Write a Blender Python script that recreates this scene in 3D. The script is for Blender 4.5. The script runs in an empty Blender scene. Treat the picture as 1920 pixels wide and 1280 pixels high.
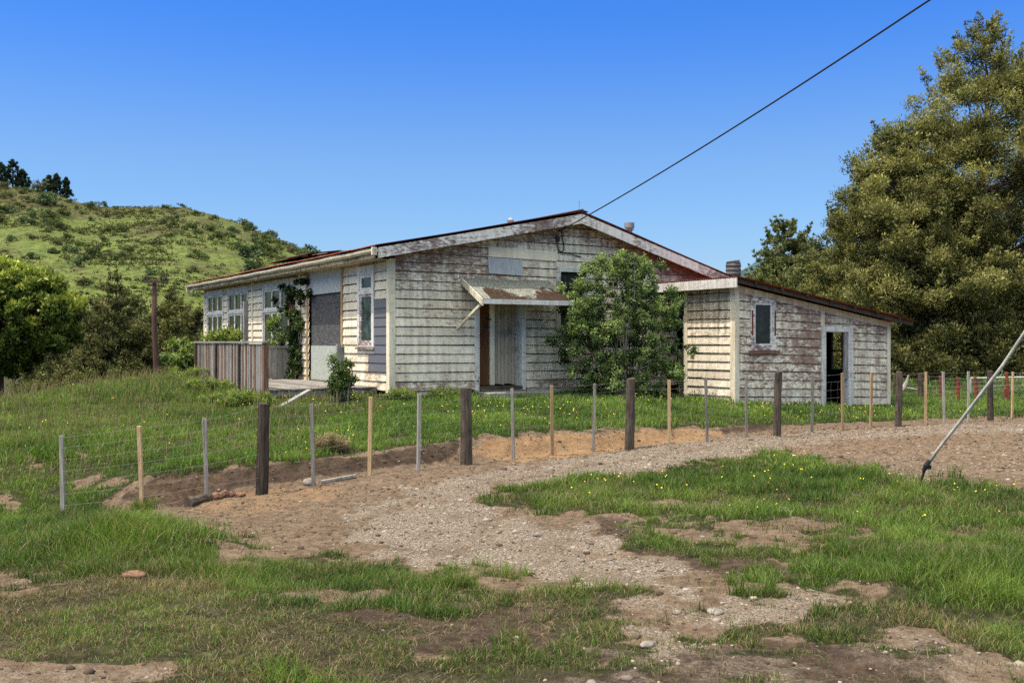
import bpy, math, random
import numpy as np
from mathutils import Vector, Matrix

random.seed(7)
RNG = np.random.default_rng(11)
SC = bpy.context.scene
COL = SC.collection
F = 1900.0          # focal length in photo pixels (1920 wide)
CZ = 1.8            # camera height

# ------------------------------------------------------------------ basics
def pw(px, py, Y):
    return Vector(((px-960)/F*Y, Y, CZ-(py-640)/F*Y))

def smooth(a, b, x):
    t = np.clip((x-a)/(b-a), 0, 1)
    return t*t*(3-2*t)

_perm = np.random.default_rng(5).random((256, 256))
def vnoise(x, y):
    x = np.asarray(x, float); y = np.asarray(y, float)
    xi = np.floor(x).astype(int); yi = np.floor(y).astype(int)
    fx = x-xi; fy = y-yi
    fx = fx*fx*(3-2*fx); fy = fy*fy*(3-2*fy)
    a = _perm[xi & 255, yi & 255]; b = _perm[(xi+1) & 255, yi & 255]
    c = _perm[xi & 255, (yi+1) & 255]; d = _perm[(xi+1) & 255, (yi+1) & 255]
    return (a*(1-fx)+b*fx)*(1-fy)+(c*(1-fx)+d*fx)*fy
def fbm(x, y, o=4):
    s = 0; a = .5; t = 0
    for i in range(o):
        s = s+a*vnoise(x*2**i+17*i, y*2**i+31*i); t += a; a *= .5
    return s/t

def tag(o, label=None, cat=None, group=None, kind=None):
    if label: o['label'] = label
    if cat: o['category'] = cat
    if group: o['group'] = group
    if kind: o['kind'] = kind
    return o

def empty(name, loc, rz=0, label=None, cat=None, group=None):
    o = bpy.data.objects.new(name, None)
    o.empty_display_size = .2
    COL.objects.link(o)
    o.location = loc; o.rotation_euler = (0, 0, rz)
    tag(o, label, cat, group)
    return o

def np_mesh(name, V, quads=None, tris=None, col=None, mat=None, parent=None, smooth_=False, kind=None):
    """fast mesh from numpy arrays; col = per-vertex RGBA attribute 'col'"""
    me = bpy.data.meshes.new(name)
    V = np.asarray(V, np.float32)
    me.vertices.add(len(V)); me.vertices.foreach_set('co', V.ravel())
    nq = 0 if quads is None else len(quads); nt = 0 if tris is None else len(tris)
    loops = []; starts = []
    if nq:
        loops.append(np.asarray(quads, np.int32).ravel()); starts.append(np.arange(nq)*4)
    if nt:
        loops.append(np.asarray(tris, np.int32).ravel()); starts.append(nq*4+np.arange(nt)*3)
    loops = np.concatenate(loops); starts = np.concatenate(starts)
    me.loops.add(len(loops)); me.loops.foreach_set('vertex_index', loops.astype(np.int32))
    me.polygons.add(nq+nt); me.polygons.foreach_set('loop_start', starts.astype(np.int32))
    if smooth_: me.polygons.foreach_set('use_smooth', np.ones(nq+nt, bool))
    me.update(calc_edges=True)
    if col is not None:
        at = me.color_attributes.new('col', 'FLOAT_COLOR', 'POINT')
        c = np.asarray(col, np.float32)
        if c.shape[1] == 3: c = np.concatenate([c, np.ones((len(c), 1), np.float32)], 1)
        at.data.foreach_set('color', c.ravel())
    if mat: me.materials.append(mat)
    o = bpy.data.objects.new(name, me); COL.objects.link(o)
    if parent: o.parent = parent
    if kind: o['kind'] = kind
    return o

class MB:
    def __init__(s, off=(0, 0, 0)):
        s.v = []; s.f = []; s.c = []; s.off = Vector(off); s.col = (.5, .5, .5, 1)
    def vert(s, p, c=None):
        s.v.append(tuple(Vector(p)+s.off)); s.c.append(c or s.col); return len(s.v)-1
    def face(s, pts, c=None):
        s.f.append([s.vert(p, c) for p in pts])
    def hexa(s, p, c=None):      # 8 points: bottom ring 0-3, top ring 4-7
        i = [s.vert(q, c) for q in p]
        for q in ((3, 2, 1, 0), (4, 5, 6, 7), (0, 1, 5, 4), (1, 2, 6, 5), (2, 3, 7, 6), (3, 0, 4, 7)):
            s.f.append([i[k] for k in q])
    def box(s, a, b, c=None):
        x0, y0, z0 = a; x1, y1, z1 = b
        if x0 > x1: x0, x1 = x1, x0
        if y0 > y1: y0, y1 = y1, y0
        if z0 > z1: z0, z1 = z1, z0
        s.hexa([(x0, y0, z0), (x1, y0, z0), (x1, y1, z0), (x0, y1, z0), (x0, y0, z1), (x1, y0, z1), (x1, y1, z1), (x0, y1, z1)], c)
    def bar(s, a, b, w, h, up=(0, 0, 1), c=None, w2=None, h2=None):
        a = Vector(a); b = Vector(b); d = (b-a).normalized()
        u = Vector(up)
        if abs(d.dot(u)) > .95: u = Vector((1, 0, 0))
        r = d.cross(u).normalized(); u = r.cross(d).normalized()
        w2 = w2 or w; h2 = h2 or h
        P = [a-r*w/2-u*h/2, a+r*w/2-u*h/2, a+r*w/2+u*h/2, a-r*w/2+u*h/2,
             b-r*w2/2-u*h2/2, b+r*w2/2-u*h2/2, b+r*w2/2+u*h2/2, b-r*w2/2+u*h2/2]
        s.hexa(P, c)
    def tube(s, pts, r, n=8, caps=True, c=None):
        pts = [Vector(p) for p in pts]
        rs = r if isinstance(r, (list, tuple)) else [r]*len(pts)
        rings = []
        prev = None
        for i, p in enumerate(pts):
            d = (pts[min(i+1, len(pts)-1)]-pts[max(i-1, 0)]).normalized()
            u = prev or (Vector((0, 0, 1)) if abs(d.z) < .9 else Vector((1, 0, 0)))
            a = d.cross(u).normalized(); bb = a.cross(d).normalized(); prev = bb
            rings.append([s.vert(p+(a*math.cos(2*math.pi*k/n)+bb*math.sin(2*math.pi*k/n))*rs[i], c) for k in range(n)])
        for i in range(len(rings)-1):
            for k in range(n):
                s.f.append([rings[i][k], rings[i][(k+1) % n], rings[i+1][(k+1) % n], rings[i+1][k]])
        if caps:
            s.f.append(rings[0][::-1]); s.f.append(rings[-1])
    def build(s, name, mat, parent=None, smooth_=False, label=None, bevel=0):
        me = bpy.data.meshes.new(name)
        me.from_pydata(s.v, [], s.f)
        at = me.color_attributes.new('col', 'FLOAT_COLOR', 'POINT')
        at.data.foreach_set('color', np.asarray([(*c[:3], 1) if len(c) == 3 else c for c in s.c], np.float32).ravel())
        me.materials.append(mat)
        if smooth_:
            me.polygons.foreach_set('use_smooth', np.ones(len(me.polygons), bool))
        o = bpy.data.objects.new(name, me); COL.objects.link(o)
        if parent: o.parent = parent
        if label: o['label'] = label
        if bevel:
            m = o.modifiers.new('bevel', 'BEVEL'); m.width = bevel; m.segments = 1; m.limit_method = 'ANGLE'
        return o

# ------------------------------------------------------------------ materials
class NT:
    def __init__(s, name):
        s.m = bpy.data.materials.new(name); s.m.use_nodes = True
        s.t = s.m.node_tree; s.t.nodes.clear()
        s.out = s.t.nodes.new('ShaderNodeOutputMaterial')
    def n(s, typ, **kw):
        nd = s.t.nodes.new(typ)
        for k, v in kw.items():
            if k.startswith('i_'):
                key = k[2:]
                key = int(key) if key.isdigit() else key.replace('_', ' ')
                s.set(nd.inputs[key], v)
            else: setattr(nd, k, v)
        return nd
    def set(s, sock, v):
        if isinstance(v, bpy.types.NodeSocket): s.t.links.new(v, sock)
        elif isinstance(v, bpy.types.Node): s.t.links.new(v.outputs[0], sock)
        else: sock.default_value = v
    def math(s, op, a, b=None, clamp=False):
        nd = s.t.nodes.new('ShaderNodeMath'); nd.operation = op; nd.use_clamp = clamp
        s.set(nd.inputs[0], a)
        if b is not None: s.set(nd.inputs[1], b)
        return nd.outputs[0]
    def mix(s, f, a, b, bt='MIX'):
        nd = s.t.nodes.new('ShaderNodeMix'); nd.data_type = 'RGBA'; nd.blend_type = bt
        s.set(nd.inputs[0], f)
        for sock, v in ((nd.inputs[6], a), (nd.inputs[7], b)):
            if isinstance(v, (tuple, list)): v = (*v[:3], 1)
            s.set(sock, v)
        return nd.outputs[2]
    def coords(s, scale=(1, 1, 1), kind='Object'):
        tc = s.t.nodes.new('ShaderNodeTexCoord')
        mp = s.t.nodes.new('ShaderNodeMapping')
        s.t.links.new(tc.outputs[kind], mp.inputs[0]); mp.inputs['Scale'].default_value = scale
        return mp.outputs[0]
    def noise(s, vec, scale, detail=4, rough=.55, dist=0):
        nd = s.t.nodes.new('ShaderNodeTexNoise')
        s.t.links.new(vec, nd.inputs['Vector'])
        nd.inputs['Scale'].default_value = scale; nd.inputs['Detail'].default_value = detail
        nd.inputs['Roughness'].default_value = rough; nd.inputs['Distortion'].default_value = dist
        return nd.outputs['Fac']
    def ramp(s, v, a, b):
        nd = s.t.nodes.new('ShaderNodeMapRange'); nd.interpolation_type = 'SMOOTHSTEP'
        s.set(nd.inputs[0], v); nd.inputs[1].default_value = a; nd.inputs[2].default_value = b
        return nd.outputs[0]
    def attr(s, name='col'):
        nd = s.t.nodes.new('ShaderNodeAttribute'); nd.attribute_name = name
        sep = s.t.nodes.new('ShaderNodeSeparateColor'); s.t.links.new(nd.outputs['Color'], sep.inputs[0])
        return nd.outputs['Color'], sep.outputs[0], sep.outputs[1], sep.outputs[2]
    def finish(s, col, rough=.8, bump=None, bstr=.3, bdist=.01, spec=.25, metal=0):
        p = s.t.nodes.new('ShaderNodeBsdfPrincipled')
        if isinstance(col, (tuple, list)): col = (*col[:3], 1)
        s.set(p.inputs['Base Color'], col); s.set(p.inputs['Roughness'], rough)
        p.inputs['Specular IOR Level'].default_value = spec; p.inputs['Metallic'].default_value = metal
        if bump is not None:
            b = s.t.nodes.new('ShaderNodeBump'); b.inputs['Strength'].default_value = bstr; b.inputs['Distance'].default_value = bdist
            s.set(b.inputs['Height'], bump); s.t.links.new(b.outputs[0], p.inputs['Normal'])
        s.t.links.new(p.outputs[0], s.out.inputs[0])
        return s.m

def mat_paint(name, paint, primer=(.215, .105, .075), wood=(.27, .215, .165), bias=0., stain=.5, board=True, sx=1.):
    """weathered paint; attribute col: R board random, G wear 0..1, B dirt 0..1, beyond that painted lap shadow"""
    m = NT(name)
    c = m.coords()
    cs = m.coords((7*sx, 7*sx, 19))       # flakes stretched along the boards
    cv = m.coords((9, 9, .9))             # vertical runs
    big = m.noise(c, 1.3, 4, .6)
    fl = m.noise(cs, 1.0, 7, .68, .4)
    speck = m.noise(c, 17, 5, .75)
    runs = m.noise(cv, 1.0, 4, .6)
    _, r, g, b = m.attr()
    # wear value
    w = m.math('ADD', m.math('MULTIPLY', fl, .62), m.math('MULTIPLY', big, .38))
    w = m.math('ADD', w, m.math('MULTIPLY', m.math('SUBTRACT', g, .5), .42))
    pat = m.noise(c, .75, 3, .55)
    w = m.math('ADD', w, m.math('MULTIPLY', m.math('SUBTRACT', pat, .5), .22))
    w = m.math('ADD', w, bias)
    tint = m.math('ADD', .86, m.math('MULTIPLY', r, .2))
    pc = m.mix(1.0, paint, tint, 'MULTIPLY')
    grime = m.math('MULTIPLY', m.ramp(m.math('ADD', m.math('MULTIPLY', runs, .6), m.math('MULTIPLY', big, .4)), .38, .72), stain)
    pc = m.mix(grime, pc, tuple(x*y for x, y in zip(paint, (.56, .46, .34))))
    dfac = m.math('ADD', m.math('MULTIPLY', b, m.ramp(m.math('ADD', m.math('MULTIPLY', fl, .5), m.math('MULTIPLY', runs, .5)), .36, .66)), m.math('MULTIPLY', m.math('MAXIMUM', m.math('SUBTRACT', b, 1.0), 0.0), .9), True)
    pc = m.mix(dfac, pc, m.mix(m.math('MAXIMUM', m.math('MULTIPLY', m.math('SUBTRACT', b, 1.0), 2.5), 0.0, True), (.20, .145, .108), (.06, .047, .037)))  # dirt brown, turning to near-black where the lap shadow is painted
    pc = m.mix(m.math('MULTIPLY', m.ramp(speck, .565, .68), m.math('ADD', .35, m.math('MULTIPLY', b, .7))), pc, (.045, .04, .035))
    mp = m.math('MULTIPLY', m.ramp(w, .53, .66), .92)
    pr = m.mix(m.ramp(m.noise(c, 7, 5, .7), .38, .62), primer, wood)
    pc2 = m.mix(mp, pc, pr)
    pc3 = m.mix(m.math('MULTIPLY', m.ramp(w, .70, .80), .8), pc2, (.085, .06, .048))
    return m.finish(pc3, m.math('ADD', .6, m.math('MULTIPLY', mp, .3)), m.math('MULTIPLY', fl, .5), .25, .008, .2)

def mat_wood(name, c1, c2, scale=(12, 12, 1.0), dark=.5, rough=.85):
    m = NT(name)
    c = m.coords(scale)
    gr = m.noise(c, 3, 6, .65, .6)
    blot = m.noise(m.coords(), 3.0, 4, .6)
    _, r, g, b = m.attr()
    col = m.mix(m.ramp(gr, .3, .7), c1, c2)
    col = m.mix(m.math('MULTIPLY', m.ramp(blot, .5, .75), dark), col, tuple(x*.35 for x in c1))
    col = m.mix(1.0, col, m.math('ADD', .65, m.math('MULTIPLY', r, .7)), 'MULTIPLY')
    return m.finish(col, rough, gr, .5, .006, .15)

def mat_rust(name, base, base2, dark=(.05, .03, .025), rough=.75):
    m = NT(name)
    c = m.coords()
    a = m.noise(c, 1.7, 6, .65); b2 = m.noise(c, 14, 5, .65)
    col = m.mix(m.ramp(a, .38, .62), base, base2)
    col = m.mix(m.ramp(b2, .55, .72), col, dark)
    return m.finish(col, rough, b2, .3, .004, .3)

def mat_plain(name, col, rough=.8, var=.35, scale=8, spec=.25, metal=0, bump=.25):
    m = NT(name)
    nz = m.noise(m.coords(), scale, 5, .65)
    cc = m.mix(m.ramp(nz, .3, .72), tuple(x*(1-var) for x in col), tuple(min(1, x*(1+var)) for x in col))
    return m.finish(cc, rough, nz, bump, .01, spec, metal)

def mat_leaf(name, trans=.35, rough=.5, spec=.3, tint=(1, 1, 1)):
    m = NT(name)
    colr, r, g, b = m.attr()
    if tint != (1, 1, 1): colr = m.mix(1.0, colr, tint, 'MULTIPLY')
    p = m.n('ShaderNodeBsdfPrincipled', i_Base_Color=colr, i_Roughness=rough)
    p.inputs['Specular IOR Level'].default_value = spec
    t = m.n('ShaderNodeBsdfTranslucent')
    tc = m.mix(1.0, colr, (1.15, 1.2, .55), 'MULTIPLY')
    m.set(t.inputs[0], tc)
    mx = m.n('ShaderNodeMixShader', i_0=trans)
    m.set(mx.inputs[1], p.outputs[0]); m.set(mx.inputs[2], t.outputs[0])
    m.set(m.out.inputs[0], mx.outputs[0])
    return m.m

M = {}
M['cream'] = mat_paint('cream_weatherboard', (.88, .79, .62), bias=.0, stain=.42)
M['side'] = mat_paint('cream_side_boards', (.85, .77, .60), primer=(.30, .22, .15), wood=(.33, .28, .23), bias=.0, stain=.5)
M['white'] = mat_paint('flaking_white', (.82, .79, .74), primer=(.13, .055, .045), wood=(.24, .21, .19), bias=.03, stain=.35)
M['trim'] = mat_paint('cream_trim', (.83, .75, .57), primer=(.22, .10, .07), wood=(.32, .27, .22), bias=-.06, stain=.4)
M['bluetrim'] = mat_paint('pale_blue_trim', (.72, .71, .68), primer=(.17, .09, .07), wood=(.20, .18, .165), bias=.0, stain=.4)
M['slate'] = mat_paint('slate_undercoat', (.13, .14, .17), primer=(.2, .2, .21), wood=(.24, .22, .2), bias=-.05, stain=.3)
M['soffit'] = mat_paint('soffit_paint', (.60, .50, .32), primer=(.14, .08, .05), wood=(.18, .14, .1), bias=.02, stain=.6)
M['dark'] = mat_plain('dark_interior', (.018, .016, .014), .9)
M['rust'] = mat_rust('rusty_red_iron', (.30, .075, .04), (.19, .05, .032))
M['rust_dark'] = mat_rust('weathered_dark_iron', (.07, .055, .055), (.12, .06, .045))
M['purlin'] = mat_wood('roof_timber', (.10, .07, .05), (.16, .12, .09))
M['ply_dark'] = mat_wood('weathered_black_ply', (.035, .035, .038), (.13, .128, .125), (3.0, 3.0, 9), .3)
M['ply_green'] = mat_wood('pale_green_ply', (.30, .33, .29), (.42, .44, .39), (2.5, 2.5, 7), .25)
M['panel_grey'] = mat_wood('grey_panel', (.33, .35, .36), (.46, .48, .48), (10, 10, .8), .3)
M['brown_door'] = mat_wood('brown_door', (.10, .042, .018), (.16, .07, .03), (10, 10, .8), .4)
M['plank_door'] = mat_wood('beige_planks', (.27, .22, .165), (.40, .34, .26), (16, 16, .8), .6)
M['greywood'] = mat_wood('grey_weathered_timber', (.17, .155, .14), (.36, .34, .31))
M['decking'] = mat_wood('grey_decking', (.10, .09, .08), (.30, .28, .25), (2, 12, 4), .8)
M['brownwood'] = mat_wood('brown_timber', (.13, .065, .04), (.24, .14, .095))
M['darkpost'] = mat_wood('dark_post_timber', (.035, .028, .022), (.11, .085, .065), (14, 14, 1.2), .6)
M['newbatten'] = mat_wood('tan_batten', (.30, .19, .10), (.44, .31, .18), (16, 16, 1.0), .35)
M['greybatten'] = mat_wood('grey_batten', (.15, .135, .12), (.33, .305, .275), (16, 16, 1.0), .35)
M['redpost'] = mat_rust('rusted_red_steel', (.22, .04, .02), (.13, .03, .02))
M['wire'] = mat_plain('galvanised_wire', (.17, .165, .16), .6, .2, 20, .3, 0)
M['cable'] = mat_plain('black_cable', (.012, .012, .014), .6, .2)
M['conduit'] = mat_plain('pale_conduit', (.34, .33, .29), .6, .3, 6)
M['black'] = mat_plain('black_metal', (.02, .02, .022), .5, .3)
M['concrete'] = mat_plain('old_concrete', (.22, .205, .185), .9, .35, 6)
M['galv'] = mat_plain('grey_galvanised', (.22, .23, .235), .55, .3, 5, .4, .3)
M['flue'] = mat_plain('dull_dark_flue', (.085, .085, .088), .7, .4, 5)
M['stone'] = mat_plain('stone', (.21, .185, .16), .9, .4, 9)
M['bark'] = mat_wood('bark', (.05, .038, .028), (.12, .095, .07), (8, 8, 1.2), .5)
M['twig'] = mat_wood('pale_twigs', (.20, .175, .14), (.33, .30, .25), (8, 8, 1.2), .3)
M['polewood'] = mat_wood('reddish_pole', (.05, .028, .022), (.125, .07, .055), (8, 8, .7), .5)
M['leaf'] = mat_leaf('leaf')
M['leaf_gloss'] = mat_leaf('glossy_leaf', .25, .5, .22)
M['leaf_far'] = mat_leaf('far_leaf', .25, .6, .1)
M['grass'] = mat_leaf('grass_blades', .32, .55, .2)
M['flower'] = mat_plain('yellow_petals', (.75, .55, .02), .6, .15)

def glass(name, col):
    m = NT(name)
    nz = m.noise(m.coords(), 5, 4, .6)
    cc = m.mix(m.ramp(nz, .4, .75), col, tuple(x*2.5+.01 for x in col))
    return m.finish(cc, m.math('ADD', .06, m.math('MULTIPLY', nz, .2)), nz, .03, .01, .3)
M['glass'] = glass('dusty_dark_glass', (.014, .018, .017))
M['glass_green'] = glass('greenish_glass', (.03, .045, .042))

def mossroof():
    m = NT('mossy_lichen_roof')
    c = m.coords()
    _, r, g, b = m.attr()
    a = m.noise(c, 3.2, 6, .7, .5); f = m.noise(c, 30, 5, .7)
    col = m.mix(m.ramp(f, .35, .65), (.10, .10, .085), (.37, .37, .30))
    v = m.math('ADD', m.math('MULTIPLY', a, .75), m.math('MULTIPLY', m.math('SUBTRACT', g, .5), .55))
    col = m.mix(m.ramp(v, .36, .47), col, m.mix(m.ramp(f, .35, .65), (.020, .013, .009), (.085, .055, .037)))
    col = m.mix(m.math('MULTIPLY', m.ramp(m.noise(c, 2.6, 3), .68, .75), .6), col, (.30, .15, .06))
    return m.finish(col, .95, m.math('ADD', f, a), .9, .03, .1)
M['moss'] = mossroof()

# ------------------------------------------------------------------ house frame
AX = (732-960)/F*22.5; AY = 22.5
TAN = .6
_n = math.hypot(1, TAN)
EG = Vector((1/_n, TAN/_n, 0)); EL = Vector((-TAN/_n, 1/_n, 0))   # along gable, along side
HROT = math.atan2(TAN, 1)
HZ = .55
CL = Vector(((-AX)*EG.x+(-AY)*EG.y, (-AX)*EL.x+(-AY)*EL.y, CZ))
def rayl(px, py):
    d = Vector(((px-960)/F, 1, -(py-640)/F))
    return Vector((d.dot(EG), d.dot(EL), d.z))
def front(px, py, y=0.):
    d = rayl(px, py); k = (y-CL.y)/d.y
    return CL.x+d.x*k, CL.z+d.z*k
def side(px, py, x=0.):
    d = rayl(px, py); k = (x-CL.x)/d.x
    return CL.y+d.y*k, CL.z+d.z*k
def h2w(x, y, z=0):
    return Vector((AX+EG.x*x+EL.x*y, AY+EG.y*x+EL.y*y, z))
def w2h(X, Y):
    return (X-AX)*EG.x+(Y-AY)*EG.y, (X-AX)*EL.x+(Y-AY)*EL.y

GW = 9.7             # gable width
SL = side(384, 640)[0]     # side wall length
PK = front(1072, 400)[0]   # ridge position along the gable
LX0, _ = 7.55, 0
_d = rayl(1378, 640)
# lean-to corner
LCw = pw(1378, 755, 23.9); LX0, LY = w2h(LCw.x, LCw.y)
LX1 = front(1666, 640, LY)[0]

# ------------------------------------------------------------------ terrain
FPX = np.array([119, 268, 389, 490, 589, 692, 784, 875, 963, 1036, 1112, 1180, 1255, 1327, 1400, 1456, 1522, 1580, 1632, 1683, 1735, 1771, 1816, 1857, 1897], float)
FTOP = np.array([816, 798, 784, 757, 757, 744, 738, 727, 728, 722, 719, 710, 712, 709, 706, 697, 702, 699, 697, 697, 697, 697, 696, 695, 697], float)
FBASE = np.array([975, 967, 943, 928, 908, 892, 879, 869, 860, 852, 847, 842, 834, 826, 820, 817, 811, 807, 803, 800, 796, 794, 791, 788, 784], float)
FY = np.array([13.4, 13.5, 13.6, 13.9, 14.3, 14.9, 15.4, 16.1, 16.6, 17.0, 17.4, 17.9, 18.3, 18.7, 19.2, 19.6, 20.2, 20.7, 21.2, 21.7, 22.3, 22.7, 23.3, 24.0, 24.6])
FX = (FPX-960)/F*FY
FZ = CZ-(FBASE-640)/F*FY

class RBF:
    def __init__(s, pts):
        P = np.array(pts, float); s.x = P[:, :2]; n = len(P)
        K = s.k(np.linalg.norm(s.x[:, None]-s.x[None], axis=2))+np.eye(n)*.02
        A = np.zeros((n+3, n+3)); A[:n, :n] = K; A[:n, n] = 1; A[:n, n+1:] = s.x; A[n, :n] = 1; A[n+1:, :n] = s.x.T
        s.w = np.linalg.solve(A, np.concatenate([P[:, 2], [0, 0, 0]]))
    def k(s, r): return np.where(r > 1e-6, r*r*np.log(np.maximum(r, 1e-6)), 0)
    def __call__(s, X, Y):
        X = np.asarray(X, float); Y = np.asarray(Y, float)
        out = s.w[-3]+s.w[-2]*X+s.w[-1]*Y
        for (a, b), w in zip(s.x, s.w):
            out = out+w*s.k(np.hypot(X-a, Y-b))
        return out
def P3(px, py, Y):
    v = pw(px, py, Y); return (v.x, v.y, v.z)
far = [(-40, 30, -1.6), (-40, 60, -1.6), (-15, 60, -1.6), (0, 60, -.6), (30, 60, .7), (40, 40, .6), (40, 20, .1), (-40, 10, -1.0), (0, -10, .1), (30, -10, .1), (-30, -10, -.2), (20, 60, .6)]
drive_pts = [(x, y, z) for x, y, z in zip(FX[::2], FY[::2], FZ[::2])]+far+[
    (-5, 5, .06), (0, 5, .10), (5, 5, .08), (-4, 8, -.06), (0, 8, .0), (5, 8, .03), (-6.5, 11, -.36), (-2.5, 11, -.17), (1, 11.5, -.08), (5, 12.5, -.05), (10, 14, -.03), (14, 20, -.05), (8, 18, -.03), (4, 15, -.05), (-9, 11, -.5)]
lawn_pts = far+[P3(300, 890, 14.2), P3(490, 868, 14.8), P3(700, 849, 15.8), P3(875, 816, 17.3), P3(1000, 810, 17.8), P3(1100, 807, 18.3), P3(1300, 797, 19.4), P3(1400, 790, 20.2), P3(1600, 778, 23.2), P3(1750, 775, 24.6),
    (AX-.2, AY-.3, .55), (0.2, 24.0, .52), (2.5, 25, .5), (LCw.x, LCw.y-.2, .31), (9.9, 26.6, .07), (7.6, 25.2, .16), P3(497, 752, 21.6), P3(330, 713, 28.5), P3(100, 738, 24.5), P3(0, 757, 22.5), P3(-300, 800, 22),
    (-6.3, 14, -.58), (-7.6, 14.6, -.42), P3(0, 850, 16.5), P3(200, 820, 17.5), P3(-200, 880, 16), (-12.5, 33, -.9), (-16, 28, -.9), (-14, 45, -1.7), (-8, 45, -1.2), (-5, 36, .3), (4, 36, .4), (13, 33, .25), P3(1800, 712, 36), P3(1920, 706, 36), (14, 27, 0), (-9, 11, -.5), (-4, 30, .65), (-7.5, 22, .6),
    (-1, 20, .38), (3, 21, .33), (-4.5, 18, .2), (-8, 20, .27)]
RD = RBF(drive_pts); RL = RBF(lawn_pts)
def fence_d(X, Y):
    yf = np.interp(X, FX, FY)
    yf = np.where(X < FX[0], FY[0]+(X-FX[0])*.1, yf)
    yf = np.where(X > FX[-1], FY[-1]+(X-FX[-1])*.62, yf)
    return (Y-yf)*.82
HUMPS = [(px_, py_, Y_, r_, h_) for px_, py_, Y_, r_, h_ in ((225, 1030, 9.2, .55, .17), (400, 1040, 9.0, .6, .07), (622, 842, 16.0, .28, .16), (1380, 985, 10.0, 1.2, .05), (1650, 1010, 9.3, 1.2, .07), (90, 850, 16.3, .5, .08), (1750, 1080, 8.0, .9, .06), (560, 1190, 6.2, .7, .05))]
HUMPS = [((p-960)/F*Y, Y, r, h) for p, q, Y, r, h in HUMPS]
TRACK = [(2500, 797), (1920, 806), (1620, 818), (1380, 843), (1150, 876), (940, 915), (800, 960), (760, 1010), (850, 1045), (1100, 1075), (1350, 1140), (1700, 1230), (2000, 1330)]
TRACK = [((p-960)/F*1.84*F/(q-640), 1.84*F/(q-640)) for p, q in TRACK]
def ruts(X, Y):
    d = np.full(np.shape(X), 1e9)
    for (ax, ay), (bx_, by) in zip(TRACK[:-1], TRACK[1:]):
        L2 = (bx_-ax)**2+(by-ay)**2
        t = np.clip(((X-ax)*(bx_-ax)+(Y-ay)*(by-ay))/L2, 0, 1)
        d = np.minimum(d, np.hypot(X-ax-t*(bx_-ax), Y-ay-t*(by-ay)))
    return np.exp(-((d-.72)/.17)**2)*(.5+.9*fbm(X*.8, Y*.8, 2))
def zg(X, Y):
    X = np.clip(np.asarray(X, float), -40, 40); Y = np.clip(np.asarray(Y, float), -10, 60)
    d = fence_d(X, Y)
    wob = (fbm(X*1.3+5, Y*1.3, 3)-.5)*.5
    tw = np.where(X > 3, np.clip(1.4+(X-3)*.25, 1.4, 3), 1.0)
    w = smooth(.18, .78*1, (d+wob*smooth(0.1, .5, d))/tw)
    z = RD(X, Y)*(1-w)+RL(X, Y)*w
    hx_, hy_ = w2h(X, Y)
    ins = smooth(-3.3, -2.5, hx_)*smooth(.5, .9, hy_)*smooth(SL+1, SL, hy_)*smooth(GW+1, GW, hx_)
    z = z*(1-ins)+np.minimum(z, .42)*ins
    bankm = np.exp(-((d-.5)/.35)**2)
    z = z+(fbm(X*2.2, Y*2.2, 4)-.5)*.075+(fbm(X*9, Y*9, 3)-.5)*(.03+.09*bankm*smooth(3.5, 0, X))+(fbm(X*4.5+9, Y*4.5, 3)-.5)*.05*smooth(.4, -.2, d)+(fbm(X*.5, Y*.5, 2)-.5)*.08
    z = z-.03*ruts(X, Y)*smooth(.3, -.3, d)
    for hx, hy, r, h in HUMPS:
        z = z+h*np.exp(-((X-hx)**2+(Y-hy)**2)/(r*r))
    return z
def gz(X, Y): return float(zg(np.array([X]), np.array([Y]))[0])

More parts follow.
